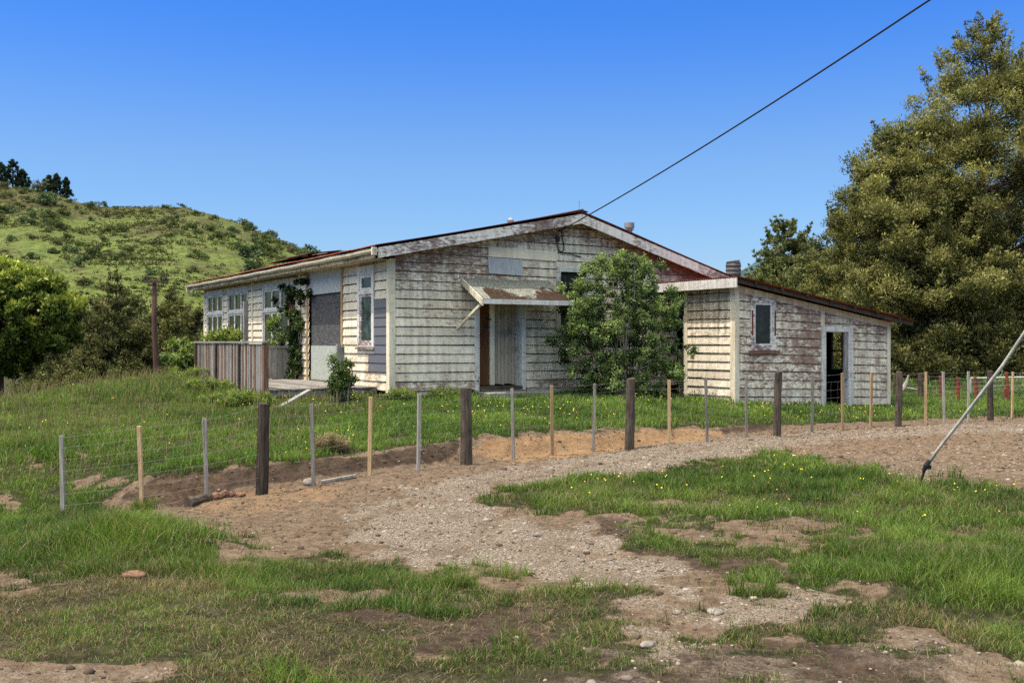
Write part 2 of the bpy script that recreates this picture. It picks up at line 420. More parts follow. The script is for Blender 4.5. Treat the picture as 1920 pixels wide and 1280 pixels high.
# masks drawn over the photographed area, carried onto the ground as attributes
MX0, MY0, MS = -900, 640, 4
MWd, MHt = (2900-MX0)//MS, (1700-MY0)//MS
def raster(polys, blur=2):
    yy, xx = np.mgrid[0:MHt, 0:MWd]
    xx = xx*MS+MX0; yy = yy*MS+MY0
    out = np.zeros((MHt, MWd))
    for val, poly in polys:
        ins = np.zeros((MHt, MWd), bool); n = len(poly)
        for i in range(n):
            x1, y1 = poly[i]; x2, y2 = poly[(i+1) % n]
            if y1 == y2: continue
            c = ((y1 > yy) != (y2 > yy)) & (xx < (x2-x1)*(yy-y1)/(y2-y1)+x1)
            ins ^= c
        out[ins] = val
    for _ in range(blur):
        out = (out+np.roll(out, 1, 0)+np.roll(out, -1, 0)+np.roll(out, 1, 1)+np.roll(out, -1, 1))/5
    return out
BARE = raster([
    (1, [(205, 950), (285, 893), (480, 870), (700, 850), (868, 820), (1000, 811), (1150, 804), (1300, 798), (1450, 788), (1600, 781), (1700, 778), (1920, 778), (2900, 770), (2900, 1010), (1920, 918), (1780, 905), (1680, 900), (1600, 878), (1540, 862), (1480, 850), (1390, 853), (1300, 872), (1160, 896), (960, 913), (898, 930), (920, 948), (1010, 960), (1110, 962), (1170, 966), (1210, 985), (1170, 995), (1190, 1015), (1260, 1030), (1330, 1048), (1500, 1062), (1480, 1090), (1380, 1078), (1260, 1090), (1400, 1118), (1260, 1130), (1190, 1110), (1050, 1105), (960, 1130), (880, 1115), (940, 1085), (850, 1072), (700, 1050), (560, 1040), (400, 1025), (370, 1015), (480, 993), (380, 992), (300, 975)]),
    (.85, [(1210, 975), (1330, 985), (1500, 990), (1640, 992), (1650, 1008), (1500, 1022), (1390, 1018), (1260, 1000)]),
    (.75, [(1180, 1120), (1330, 1110), (1560, 1110), (1560, 1160), (1400, 1180), (1340, 1215), (1200, 1200), (1130, 1150)]),
    (.66, [(1050, 1240), (1200, 1195), (1400, 1215), (1600, 1210), (1800, 1200), (1960, 1225), (1960, 1400), (1000, 1400)]),
    (.62, [(620, 1165), (720, 1148), (860, 1160), (960, 1150), (1040, 1180), (900, 1200), (740, 1195)]),
    (.62, [(880, 1090), (960, 1085), (1000, 1120), (920, 1130)]),
    (.9, [(-900, 1250), (0, 1247), (250, 1252), (420, 1262), (520, 1285), (520, 1500), (-900, 1500)]),
    (.7, [(0, 1090), (60, 1080), (140, 1100), (60, 1112), (0, 1110)]),
    (.7, [(130, 905), (190, 893), (240, 900), (180, 920)]), (.8, [(-20, 925), (25, 930), (30, 950), (-20, 955)]),
    (.7, [(45, 850), (75, 852), (80, 878), (50, 875)]), (.6, [(160, 848), (200, 843), (195, 860), (160, 862)]),
], 9)
GRAV = raster([
    (1, [(640, 960), (770, 912), (1000, 872), (1250, 834), (1500, 808), (1920, 790), (2900, 785), (2900, 812), (1920, 812), (1600, 822), (1450, 845), (1300, 865), (1150, 893), (930, 915), (880, 940), (960, 965), (1110, 990), (1200, 1020), (1300, 1060), (1250, 1090), (1050, 1100), (850, 1068), (680, 1020)]),
    (.8, [(1180, 1120), (1330, 1110), (1560, 1110), (1560, 1160), (1400, 1180), (1340, 1215), (1200, 1200), (1130, 1150)]),
    (.5, [(1100, 1210), (1900, 1200), (1900, 1300), (1100, 1300)]),
    (.4, [(1500, 850), (1920, 820), (2300, 830), (2300, 900), (1700, 895)]),
    (.5, [(-900, 1250), (520, 1262), (520, 1500), (-900, 1500)])])
CLAY = raster([(.6, [(440, 925), (520, 905), (640, 905), (640, 940), (500, 965), (330, 965)]), (1, [(880, 850), (920, 820), (1060, 812), (1200, 808), (1340, 805), (1340, 825), (1150, 845), (980, 865)]), (.5, [(300, 960), (250, 900), (420, 880), (420, 940)]), (.45, [(1340, 800), (1920, 790), (1920, 900), (1500, 850)])])
DRY = raster([(1, [(-900, 1090), (0, 1085), (300, 1100), (620, 1150), (900, 1190), (1100, 1160), (1100, 1290), (-900, 1300)]), (.6, [(900, 1100), (1700, 1130), (1900, 1180), (1900, 1400), (900, 1400)]), (.3, [(-900, 760), (300, 715), (420, 730), (250, 800), (0, 850), (-900, 900)]), (.6, [(480, 700), (735, 735), (735, 775), (480, 790)])])
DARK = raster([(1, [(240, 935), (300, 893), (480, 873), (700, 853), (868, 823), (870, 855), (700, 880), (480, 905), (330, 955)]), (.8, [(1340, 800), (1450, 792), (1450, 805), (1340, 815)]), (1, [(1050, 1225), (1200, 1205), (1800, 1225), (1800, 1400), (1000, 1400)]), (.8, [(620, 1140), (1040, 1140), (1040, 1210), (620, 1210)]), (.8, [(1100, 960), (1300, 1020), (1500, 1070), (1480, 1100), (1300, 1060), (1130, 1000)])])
def msample(mk, X, Y, Z, jit=0.):
    jit = jit*1.3
    Yc = np.maximum(Y, 1.0)
    px = 960+F*X/Yc; py = 640+F*(CZ-Z)/Yc
    if jit:
        sc = F/Yc
        px = px+(fbm(X*2.5+3, Y*2.5, 4)-.5)*sc*.75*jit
        py = py+(fbm(X*2.5+50, Y*2.5+9, 4)-.5)*sc*.75*jit*np.clip(1.9/Yc*1.6, .1, .6)
    u = np.clip((px-MX0)/MS, 0, MWd-2); v = np.clip((py-MY0)/MS, 0, MHt-2)
    ui = u.astype(int); vi = v.astype(int); fu = u-ui; fv = v-vi
    r = (mk[vi, ui]*(1-fu)+mk[vi, ui+1]*fu)*(1-fv)+(mk[vi+1, ui]*(1-fu)+mk[vi+1, ui+1]*fu)*fv
    return np.where((Y > 3) & (Y < 60), r, 0)
def masks(X, Y, Z):
    bare = msample(BARE, X, Y, Z, 1.)
    ed = np.clip(4.5*bare*(1-bare), 0, 1)
    bare = np.clip(bare+(fbm(X*4.3+21, Y*4.3, 4)-.5)*2.2*ed, 0, 1)
    near = smooth(13.5, 11.5, Y)
    patch = smooth(.56, .78, fbm(X*1.7+40, Y*1.7+8, 5))*.6*near
    bare = np.maximum(bare, patch*(Y > 0))
    lawn = fence_d(X, Y) > .9
    bare = np.where(lawn & (X > -4), bare*.25, bare)
    rt = ruts(X, Y)*(Y > 3)
    return bare, msample(GRAV, X, Y, Z, 1.)*(1-.55*np.clip(rt, 0, 1)), msample(CLAY, X, Y, Z, 1.), msample(DRY, X, Y, Z, 1.), np.clip(msample(DARK, X, Y, Z, .5)+.3*rt, 0, 1)

def build_ground():
    xs = np.concatenate([-np.geomspace(9, 900, 60)[::-1], np.arange(-8.95, 14.0, .055), np.geomspace(14.05, 900, 60)])
    ys = np.concatenate([-np.geomspace(1.5, 300, 25)[::-1], np.arange(-1.4, 3.8, .25), np.arange(3.85, 27, .055), np.geomspace(27.1, 1500, 110)])
    X, Y = np.meshgrid(xs, ys); Z = zg(X, Y)
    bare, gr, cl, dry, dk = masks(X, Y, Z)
    n, m = X.shape
    V = np.stack([X, Y, Z], -1).reshape(-1, 3)
    i = np.arange(n*m).reshape(n, m)
    Q = np.stack([i[:-1, :-1], i[:-1, 1:], i[1:, 1:], i[1:, :-1]], -1).reshape(-1, 4)
    C = np.stack([bare, gr, cl, dk], -1).reshape(-1, 4)
    mt = NT('earth_and_gravel')
    at = mt.t.nodes.new('ShaderNodeAttribute'); at.attribute_name = 'col'
    sp = mt.t.nodes.new('ShaderNodeSeparateColor'); mt.t.links.new(at.outputs['Color'], sp.inputs[0])
    ba, gv, cy, dkk = sp.outputs[0], sp.outputs[1], sp.outputs[2], at.outputs['Alpha']
    c = mt.coords()
    n1 = mt.noise(c, 1.5, 6, .65); n2 = mt.noise(c, 9, 6, .7); n3 = mt.noise(c, 45, 4, .7)
    soil = mt.mix(mt.ramp(n2, .3, .7), (.092, .060, .040), (.205, .148, .10))
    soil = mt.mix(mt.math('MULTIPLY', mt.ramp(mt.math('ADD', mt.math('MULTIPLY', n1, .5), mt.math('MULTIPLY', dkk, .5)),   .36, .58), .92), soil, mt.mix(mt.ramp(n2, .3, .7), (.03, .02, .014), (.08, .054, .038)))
    wv = mt.n('ShaderNodeVectorMath', operation='ADD'); nzc = mt.n('ShaderNodeTexNoise', i_Scale=11.0, i_Detail=3.0); mt.t.links.new(c, nzc.inputs['Vector']); sc_ = mt.n('ShaderNodeVectorMath', operation='SCALE'); mt.t.links.new(nzc.outputs['Color'], sc_.inputs[0]); sc_.inputs['Scale'].default_value = .06; mt.t.links.new(c, wv.inputs[0]); mt.t.links.new(sc_.outputs[0], wv.inputs[1])
    vo = mt.n('ShaderNodeTexVoronoi', i_Scale=52.0); mt.t.links.new(wv.outputs[0], vo.inputs['Vector'])
    vs = mt.t.nodes.new('ShaderNodeSeparateColor'); mt.t.links.new(vo.outputs['Color'], vs.inputs[0])
    peb = mt.mix(mt.math('MULTIPLY', mt.math('ADD', vs.outputs[0], n2), .5), (.19, .15, .112), (.42, .352, .28))
    peb = mt.mix(mt.ramp(vo.outputs['Distance'], .35, .7), peb, (.15, .115, .085))
    peb = mt.mix(mt.ramp(n1, .45, .72), peb, (.16, .115, .08))
    gm = mt.ramp(mt.math('ADD', mt.math('MULTIPLY', gv, .6), mt.math('ADD', mt.math('MULTIPLY', n2, .5), mt.math('MULTIPLY', n1, .3))), .55, .95)
    soil = mt.mix(gm, soil, peb)
    clay = mt.mix(mt.ramp(n2, .3, .7), (.215, .125, .06), (.30, .19, .105))
    soil = mt.mix(mt.math('MULTIPLY', mt.ramp(mt.math('ADD', mt.math('MULTIPLY', cy, .7), mt.math('MULTIPLY', n1, .4)), .45, .8), .85), soil, clay)
    turf = mt.mix(mt.ramp(n2, .35, .65), (.020, .020, .010), (.062, .055, .027))
    turf = mt.mix(mt.ramp(n1, .55, .75), turf, (.075, .058, .034))
    col = mt.mix(mt.ramp(mt.math('ADD', ba, mt.math('MULTIPLY', mt.math('SUBTRACT', n2, .5), .6)), .3, .5), turf, soil)
    hh = mt.math('ADD', mt.math('MULTIPLY', n3, .5), mt.math('ADD', n2, mt.math('MULTIPLY', mt.math('MULTIPLY', vo.outputs['Distance'], gv), -.5)))
    mat = mt.finish(col, .95, hh, 1.0, .05, .1)
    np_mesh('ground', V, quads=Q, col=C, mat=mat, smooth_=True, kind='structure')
build_ground()

# ------------------------------------------------------------------ grass, flowers, gravel (stuff)
def in_house(X, Y, m=.05):
    hx, hy = w2h(X, Y)
    a = (hx > -m) & (hx < GW) & (hy > -m) & (hy < SL)
    b = (hx > LX0-m) & (hx < LX1+m) & (hy > LY-m) & (hy < 1.5)
    c = (hx > -2.5) & (hx < 0) & (hy > .7) & (hy < 6.5)
    return a | b | c

def grass_pts(n, y0, y1, x_margin=2.4):
    n = int(n*1.18)
    # uniform on the ground inside the slice the photograph covers, plus a margin at the sides
    Y = np.sqrt(RNG.random(n)*(y1**2-y0**2)+y0**2)
    X = (RNG.random(n)*2-1)*(Y*.53+x_margin)
    return X, Y

def blades(X, Y, Z, L, W, color, bend=.5, lean=None):
    n = len(X)
    a = RNG.random(n)*2*np.pi
    dx, dy = np.cos(a), np.sin(a)
    b = bend*(.3+RNG.random(n))
    if lean is not None: a2 = lean
    else: a2 = RNG.random(n)*2*np.pi
    lx, ly = np.cos(a2)*b*L, np.sin(a2)*b*L
    hz = L*np.sqrt(np.clip(1-(b*.8)**2, .1, 1))
    P = np.empty((n, 5, 3))
    P[:, 0] = np.stack([X-dx*W/2, Y-dy*W/2, Z-.01], -1)
    P[:, 1] = np.stack([X+dx*W/2, Y+dy*W/2, Z-.01], -1)
    P[:, 2] = np.stack([X-dx*W*.4+lx*.35, Y-dy*W*.4+ly*.35, Z+hz*.6], -1)
    P[:, 3] = np.stack([X+dx*W*.4+lx*.35, Y+dy*W*.4+ly*.35, Z+hz*.6], -1)
    P[:, 4] = np.stack([X+lx, Y+ly, Z+hz], -1)
    i = np.arange(n)[:, None]*5
    Q = i+np.array([[0, 1, 3, 2]]); T = i+np.array([[2, 3, 4]])
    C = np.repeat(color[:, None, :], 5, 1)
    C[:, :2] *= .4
    return P.reshape(-1, 3), Q, T, C.reshape(-1, 3)

def grass_color(X, Y, dry):
    n = len(X)
    t = fbm(X*.9+11, Y*.9, 4)+ (RNG.random(n)-.5)*.45
    g1 = np.array([.034, .076, .012]); g2 = np.array([.172, .252, .044]); st = np.array([.27, .21, .11])
    lw = smooth(.2, .6, fence_d(X, Y))[:, None]
    g1 = g1*(1+.55*lw); g2 = g2*(1+.22*lw)
    c = g1+(g2-g1)*np.clip((t-.2)/.65, 0, 1)[:, None]
    patch = fbm(X*1.6, Y*1.6+70, 4)
    d = (RNG.random(n) < np.clip(.07+smooth(.5, .68, patch)*.28*(Y < 13.5)+dry*.9*patch, 0, .85))
    c = np.where(d[:, None], st*(.55+.6*RNG.random(n))[:, None], c)
    return c*(.8+.4*RNG.random(n))[:, None]

def make_grass():
    parts = []
    def layer(n, y0, y1, L0, L1, W, bend, tall=0.):
        X, Y = grass_pts(n, y0, y1); n = len(X)
        Z = zg(X, Y)
        bare, gr, cl, dry, dk = masks(X, Y, Z)
        clump = fbm(X*3.1+7, Y*3.1+2, 3)
        p = np.clip(1-1.15*bare, .012*(Y < 14), 1)**1.6*np.clip(.2+1.9*(clump-.27), .06, 1)
        p *= np.where(fence_d(X, Y) > .3, 1.25, 1-.3*dry)
        keep = (RNG.random(n) < p) & ~in_house(X, Y)
        X, Y, Z, dry, clump = X[keep], Y[keep], Z[keep], dry[keep], clump[keep]
        big = smooth(.45, .75, fbm(X*.8+90, Y*.8+33, 3))
        L = (L0+(L1-L0)*RNG.random(len(X))**2)*(.35+1.0*clump)*(1-.5*dry*(Y < 13))*(1+.7*big)*np.where(Y < 13.5, 1-.5*np.clip(bare[keep]*2, 0, 1), 1)
        c = grass_color(X, Y, dry)
        if tall:
            L *= tall
        parts.append(blades(X, Y, Z, L, W*(.7+.6*RNG.random(len(X))), c, bend))
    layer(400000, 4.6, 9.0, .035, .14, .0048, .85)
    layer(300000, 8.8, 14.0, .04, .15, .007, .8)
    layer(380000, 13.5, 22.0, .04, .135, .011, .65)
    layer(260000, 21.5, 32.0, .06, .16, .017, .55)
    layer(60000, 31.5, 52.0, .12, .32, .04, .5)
    # flattened dead thatch in the trampled foreground
    n = 260000
    X, Y = grass_pts(n, 4.6, 13.5); n = len(X); Z = zg(X, Y); bare, gr, cl, dry, dk = masks(X, Y, Z)
    th = fbm(X*1.9+5, Y*1.9+44, 4)
    k = RNG.random(n) < np.clip((.12+.75*dry+.9*smooth(.46, .62, th)*(1-dry))*(1-.85*gr)*np.clip(1.2-bare*1.0, .18, 1)*np.clip(th*1.9-.3, .1, 1), 0, 1)
    X, Y, Z, bare = X[k], Y[k], Z[k], bare[k]; m_ = len(X)
    c = np.array([.24, .19, .105])*(.35+.85*RNG.random(m_))[:, None]*np.stack([np.ones(m_), .92+.14*RNG.random(m_), .8+.4*RNG.random(m_)], -1)
    V_, Q_, T_, C_ = blades(X, Y, Z, .035+.075*RNG.random(m_), .0028+.0022*RNG.random(m_), c, 1.15)
    V_ = V_.reshape(-1, 5, 3); V_[:, 2:, 2] = Z[:, None]+.004+(V_[:, 2:, 2]-Z[:, None])*.35
    parts.append((V_.reshape(-1, 3), Q_, T_, C_*1.0))
    # seed stalks on the left bank
    n = 16000
    X, Y = grass_pts(n, 15, 30); n = len(X); k = (X < -3.5) & ~in_house(X, Y) & (RNG.random(n) < .9); X = X[k]; Y = Y[k]
    Z = zg(X, Y); c = np.array([.26, .22, .11])*(.7+.5*RNG.random(len(X)))[:, None]
    parts.append(blades(X, Y, Z, .22+.25*RNG.random(len(X)), np.full(len(X), .009), c, .35))
    # long tussock against the fence and the hump
    n = 14000
    k = np.array(FX); t = RNG.random(n)*len(k)*.999; idx = t.astype(int)
    X = FX[idx]+RNG.normal(0, .07, n); Y = FY[idx]+RNG.normal(0, .07, n); s = (idx < 2)
    X = X[s]; Y = Y[s]
    hx, hy = HUMPS[0][:2]; X = np.concatenate([X, hx+RNG.normal(0, .38, 5200)]); Y = np.concatenate([Y, hy+RNG.normal(0, .3, 5200)])
    Z = zg(X, Y)
    parts.append(blades(X, Y, Z, .1+.16*RNG.random(len(X)), np.full(len(X), .007), grass_color(X, Y, np.full(len(X), .25)), .8))
    V = []; Q = []; T = []; C = []; o = 0
    for v, q, t_, c in parts:
        V.append(v); Q.append(q+o); T.append(t_+o); C.append(c); o += len(v)
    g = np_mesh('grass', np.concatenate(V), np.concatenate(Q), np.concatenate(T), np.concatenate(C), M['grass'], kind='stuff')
    tag(g, 'green meadow grass growing over the lawn and verges', 'grass')
make_grass()

def make_flowers():
    n = 3600
    X, Y = grass_pts(n, 9, 26); n = len(X); Z = zg(X, Y); bare = masks(X, Y, Z)[0]
    cl = fbm(X*.7+3, Y*.7+60, 3)
    k = (bare < .2) & ~in_house(X, Y) & (RNG.random(n) < np.clip((cl-.35)*3, 0, 1)) & ((Y > 15.) | (X > .6)) & ((X > -4) | (RNG.random(n) < .25))
    X, Y, Z = X[k], Y[k], Z[k]+.07+.1*RNG.random(k.sum())
    n = len(X); r = .005+.004*RNG.random(n)+.00028*Y
    V = np.empty((n, 4, 3)); a = RNG.random(n)*6.28
    for j in range(4):
        V[:, j] = np.stack([X+r*np.cos(a+j*np.pi/2), Y+r*np.sin(a+j*np.pi/2), Z+r*.6*np.sin(a*3+j*np.pi/2)], -1)
    Q = np.arange(n)[:, None]*4+np.array([[0, 1, 2, 3]])
    o = np_mesh('flowers', V.reshape(-1, 3), Q, col=np.ones((n*4, 3)), mat=M['flower'], kind='stuff')
    tag(o, 'tiny yellow buttercups scattered through the grass', 'flowers')
make_flowers()

ICO_V = None
def ico(sub=1):
    t = (1+5**.5)/2
    v = [(-1, t, 0), (1, t, 0), (-1, -t, 0), (1, -t, 0), (0, -1, t), (0, 1, t), (0, -1, -t), (0, 1, -t), (t, 0, -1), (t, 0, 1), (-t, 0, -1), (-t, 0, 1)]
    v = [Vector(p).normalized() for p in v]
    f = [(0, 11, 5), (0, 5, 1), (0, 1, 7), (0, 7, 10), (0, 10, 11), (1, 5, 9), (5, 11, 4), (11, 10, 2), (10, 7, 6), (7, 1, 8), (3, 9, 4), (3, 4, 2), (3, 2, 6), (3, 6, 8), (3, 8, 9), (4, 9, 5), (2, 4, 11), (6, 2, 10), (8, 6, 7), (9, 8, 1)]
    for _ in range(sub):
        nf = []; cache = {}
        def mid(a, b):
            k = (min(a, b), max(a, b))
            if k not in cache:
                v.append(((v[a]+v[b])/2).normalized()); cache[k] = len(v)-1
            return cache[k]
        for a, b, c in f:
            x, y, z = mid(a, b), mid(b, c), mid(c, a)
            nf += [(a, x, z), (b, y, x), (c, z, y), (x, y, z)]
        f = nf
    return np.array([tuple(p) for p in v]), np.array(f)

def make_gravel():
    n = 95000
    X, Y = grass_pts(n, 4.6, 24); n = len(X); Z = zg(X, Y)
    bare, gr, cl, dry, dk = masks(X, Y, Z)
    k = (RNG.random(n) < np.clip(bare*(.26+.6*gr), 0, 1)*np.clip(1.3-Y/30, .2, 1)) & ~in_house(X, Y)
    X, Y, Z, gr = X[k], Y[k], Z[k], gr[k]; n = len(X)
    bv, bf = ico(0)
    s = .004+.007*RNG.random(n)+.022*RNG.random(n)**16+.0003*Y
    A = RNG.normal(0, .22, (n, 12, 3))
    P = bv[None]*(1+A)
    sc = np.stack([1+.5*RNG.random(n), 1+.3*RNG.random(n), .55+.3*RNG.random(n)], -1)*s[:, None]
    P = P*sc[:, None]
    a = RNG.random(n)*6.28; ca, sa = np.cos(a)[:, None], np.sin(a)[:, None]
    P = np.stack([P[..., 0]*ca-P[..., 1]*sa+X[:, None], P[..., 0]*sa+P[..., 1]*ca+Y[:, None], P[..., 2]+(Z+s*.02)[:, None]], -1)
    T = (np.arange(n)[:, None, None]*12+bf[None]).reshape(-1, 3)
    clod = RNG.random(n) > .12+.75*gr
    base = np.where(clod[:, None], np.array([.10, .068, .046]), np.array([.265, .22, .175]))*(.5+.7*RNG.random(n))[:, None]*np.stack([np.ones(n), .96+.08*RNG.random(n), .9+.2*RNG.random(n)], -1)
    m = NT('gravel_stone'); colr, _, _, _ = m.attr()
    mat = m.finish(colr, .9, None, spec=.15)
    o = np_mesh('gravel', P.reshape(-1, 3), tris=T, col=np.repeat(base, 12, 0), mat=mat, kind='stuff')
    tag(o, 'loose beige gravel and stones on the driveway', 'gravel')
make_gravel()

# ------------------------------------------------------------------ boards
OFF = (0, 0, -HZ)
def weatherboards(mapf, x0, x1, zb, ztop, holes, expo=.2065, wear=None, shear=0., joints=2.6, mb=None, x_step=.12, seed=0):
    """lapped boards; mapf(x, out, z) -> house point; ztop(x) upper limit; holes = (xa, xb, za, zb)"""
    rr = random.Random(seed)
    mb = mb or MB(OFF)
    top = max(ztop(x0+(x1-x0)*i/40) for i in range(41))+max(0, shear*(x1-x0))
    k = 0; z = zb
    while z < top:
        za, zc = z, z+expo
        # butt joints along the course
        cuts = [x0]; x = x0+rr.uniform(.6, joints*1.6)
        while x < x1-.4:
            cuts.append(x); x += rr.uniform(joints*.7, joints*1.8)
        cuts.append(x1)
        for a, b in zip(cuts[:-1], cuts[1:]):
            rnd = rr.random(); tilt = rr.uniform(-.004, .004); drop = rr.uniform(-.004, .003); lift = rr.uniform(0, .004)
            zs = sorted({za, zc} | {h for q in holes for h in q[2:4] if za < h < zc and q[0] < b and q[1] > a})
            for z0, z1 in zip(zs[:-1], zs[1:]):
                iv = [(a+.0015, b-.0015)]
                for q in holes:
                    if q[2] < z1-1e-4 and q[3] > z0+1e-4:
                        n = []
                        for u, v in iv:
                            if q[0] > u: n.append((u, min(v, q[0])))
                            if q[1] < v: n.append((max(u, q[1]), v))
                        iv = [w for w in n if w[1]-w[0] > .01]
                for u, v in iv:
                    m = max(1, int(math.ceil((v-u)/x_step)))
                    prev = None
                    for i in range(m+1):
                        xx = u+(v-u)*i/m
                        sh = -shear*(xx-x0)
                        wav = .003*math.sin(xx*2.1+k*1.7)+tilt*(xx-a)/max(b-a, .1)+drop
                        lim = ztop(xx)
                        f0 = (z0-za)/expo; f1 = (z1-za)/expo
                        lo = min(z0+sh+(wav if z0 == za else 0), lim); hi = min(z1+sh+(wav if z1 == zc else 0), lim)
                        o0 = .034-.030*f0+lift; o1 = .034-.030*f1+lift*.3
                        w, d = (wear(xx, (lo+hi)/2, f0) if wear else (.5, .3))
                        w1, d1 = (wear(xx, hi, 1) if wear else (.5, .3))
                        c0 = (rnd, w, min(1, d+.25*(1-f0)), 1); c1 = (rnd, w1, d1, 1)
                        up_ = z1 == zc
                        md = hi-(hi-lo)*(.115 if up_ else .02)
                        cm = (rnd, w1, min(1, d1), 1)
                        if up_: c1 = (rnd, w1, 1.75, 1); cm2 = (rnd, w1, 1.35, 1)  # dark strip painted along the board top as the shadow under the lap
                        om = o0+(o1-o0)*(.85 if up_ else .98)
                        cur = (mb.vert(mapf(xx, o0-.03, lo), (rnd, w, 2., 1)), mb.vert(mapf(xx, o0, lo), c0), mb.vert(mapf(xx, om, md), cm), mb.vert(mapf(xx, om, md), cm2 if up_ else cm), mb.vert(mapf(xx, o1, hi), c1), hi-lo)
                        if prev and (cur[5] > .002 or prev[5] > .002):
                            mb.f.append([prev[1], cur[1], cur[2], prev[2]]); mb.f.append([prev[3], cur[3], cur[4], prev[4]])
                            if z0 == za: mb.f.append([prev[0], cur[0], cur[1], prev[1]])
                        prev = cur
        z += expo; k += 1
    return mb

house = empty('house', h2w(0, 0, HZ), HROT, 'derelict cream weatherboard house with rusty gable roof, deck and lean-to wing', 'house')

EZ = 3.62                       # eave height (underside) at the left
RIDGE = 4.86
def roof_z(x):                  # underside of roof at gable position x
    if x <= PK: return RIDGE-(PK-x)*(RIDGE-3.80)/(PK+.45)
    return RIDGE-(x-PK)*.285
fmap = lambda x, o, z: (x, -o, z)
smap = lambda y, o, z: (-o, y, z)

# --- openings on the gable front
dt0, _ = front(891, 700); dt1, _ = front(982, 700)
dz0 = front(935, 722)[1]; dz1 = front(935, 560)[1]
wt0, wz1 = front(1049, 500); wt1, _ = front(1100, 500); wz0 = front(1060, 628)[1]
por0, _ = front(1205, 600)
holes_f = [(dt0, dt1, 0, dz1), (wt0, wt1, wz0, wz1), (8.2, 9.0, 0, 2.5)]
def wear_f(x, z, f):
    u = math.exp(-((z-3.45)/.45)**2)*math.exp(-((x-1.2)/2.0)**2)
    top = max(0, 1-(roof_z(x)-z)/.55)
    right = max(0, (x-6.5)/2.5)*max(0, min(1, (z-3)/.6))
    w = .47+.34*u+.36*top+.5*right+.12*math.sin(x*1.7+z*.9)*math.sin(z*2.3)
    if z < .95: w += .28*(.5+.5*math.sin(x*3+1))
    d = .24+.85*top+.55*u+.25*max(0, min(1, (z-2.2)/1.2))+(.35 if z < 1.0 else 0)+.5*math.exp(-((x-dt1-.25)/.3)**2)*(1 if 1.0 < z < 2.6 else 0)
    return min(1, w), min(1, d)
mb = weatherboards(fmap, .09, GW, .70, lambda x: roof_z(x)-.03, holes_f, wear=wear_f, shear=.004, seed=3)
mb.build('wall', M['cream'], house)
# backing behind the boards: a framed wall with the openings left open
def backing(mapf, x0, x1, z0, z1f, holes, o=-.02):
    mb = MB(OFF)
    xs = sorted({x0, x1} | {h for q in holes for h in q[:2] if x0 < h < x1} | {x0+(x1-x0)*i/16 for i in range(17)})
    for a, b in zip(xs[:-1], xs[1:]):
        mid = (a+b)/2
        zs = [(z0, None)]
        hs = sorted([(q[2], q[3]) for q in holes if q[0] <= mid <= q[1]])
        cur = z0
        for ha, hb in hs:
            if ha > cur: mb.face([mapf(a, o, cur), mapf(b, o, cur), mapf(b, o, ha), mapf(a, o, ha)])
            cur = max(cur, hb)
        mb.face([mapf(a, o, cur), mapf(b, o, cur), mapf(b, o, z1f(b)), mapf(a, o, z1f(a))])
    return mb
backing(fmap, 0.0, GW, .3, lambda x: roof_z(x)-.03, holes_f).build('wall_lining', M['dark'], house)

# --- side wall
SB = .70
s_at = lambda px: side(px, 640)[0]
win_s = (s_at(704), s_at(673)); wsz1 = side(688, 499)[1]; wsz0 = side(688, 650)[1]
door_s = (s_at(641.5), s_at(581)); dsz1 = side(612, 499)[1]
w3 = (s_at(545), s_at(494)); w2 = (s_at(467), s_at(428)); w1 = (s_at(420), s_at(389))
def wz(px, py): return side(px, py)[1]
W3Z = (1.65, wz(520, 530)); W2Z = (1.65, wz(447, 539)); W1Z = (1.65, wz(404, 545))
holes_s = [(win_s[0], win_s[1], wsz0, wsz1), (door_s[0], door_s[1], 0, dsz1), (*w3, *W3Z), (*w2, *W2Z), (*w1, *W1Z)]
def wear_s(y, z, f):
    low = max(0, 1-(z-.75)/.9)
    return min(1, .38+.25*low+.2*(1 if 2.75 < z < 3.0 else 0)), min(1, .15+.35*low+.3*max(0, (z-3.2)/.4))
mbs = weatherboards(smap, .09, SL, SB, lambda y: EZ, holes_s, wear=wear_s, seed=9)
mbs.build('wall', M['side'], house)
backing(smap, 0, SL, .3, lambda y: EZ, holes_s).build('wall_lining', M['dark'], house)
# slate grey undercoat boards between window and corner
mb = MB(OFF)
zz = SB
for k in range(20):
    a, b = zz+.206*k, zz+.206*(k+1)
    if 1.05 < a < 2.75:
        y0, y1 = .115, win_s[0]-.02
        if a < 1.35: y1 += .35
        mb.hexa([smap(y0, .0, a), smap(y1, .0, a), smap(y1, .046, a), smap(y0, .046, a), smap(y0, .0, b-.004), smap(y1, .0, b-.004), smap(y1, .03, b-.004), smap(y0, .03, b-.004)], (random.random(), .45, .2, 1))
mb.build('undercoated_boards', M['slate'], house)
# far walls, simple boards (never closer than the roof line)
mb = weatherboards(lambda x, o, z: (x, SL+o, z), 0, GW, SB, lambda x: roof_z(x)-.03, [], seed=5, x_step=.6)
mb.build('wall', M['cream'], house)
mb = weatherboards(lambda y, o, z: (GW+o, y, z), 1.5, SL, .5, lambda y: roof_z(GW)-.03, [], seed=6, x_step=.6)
mb.build('wall', M['cream'], house)
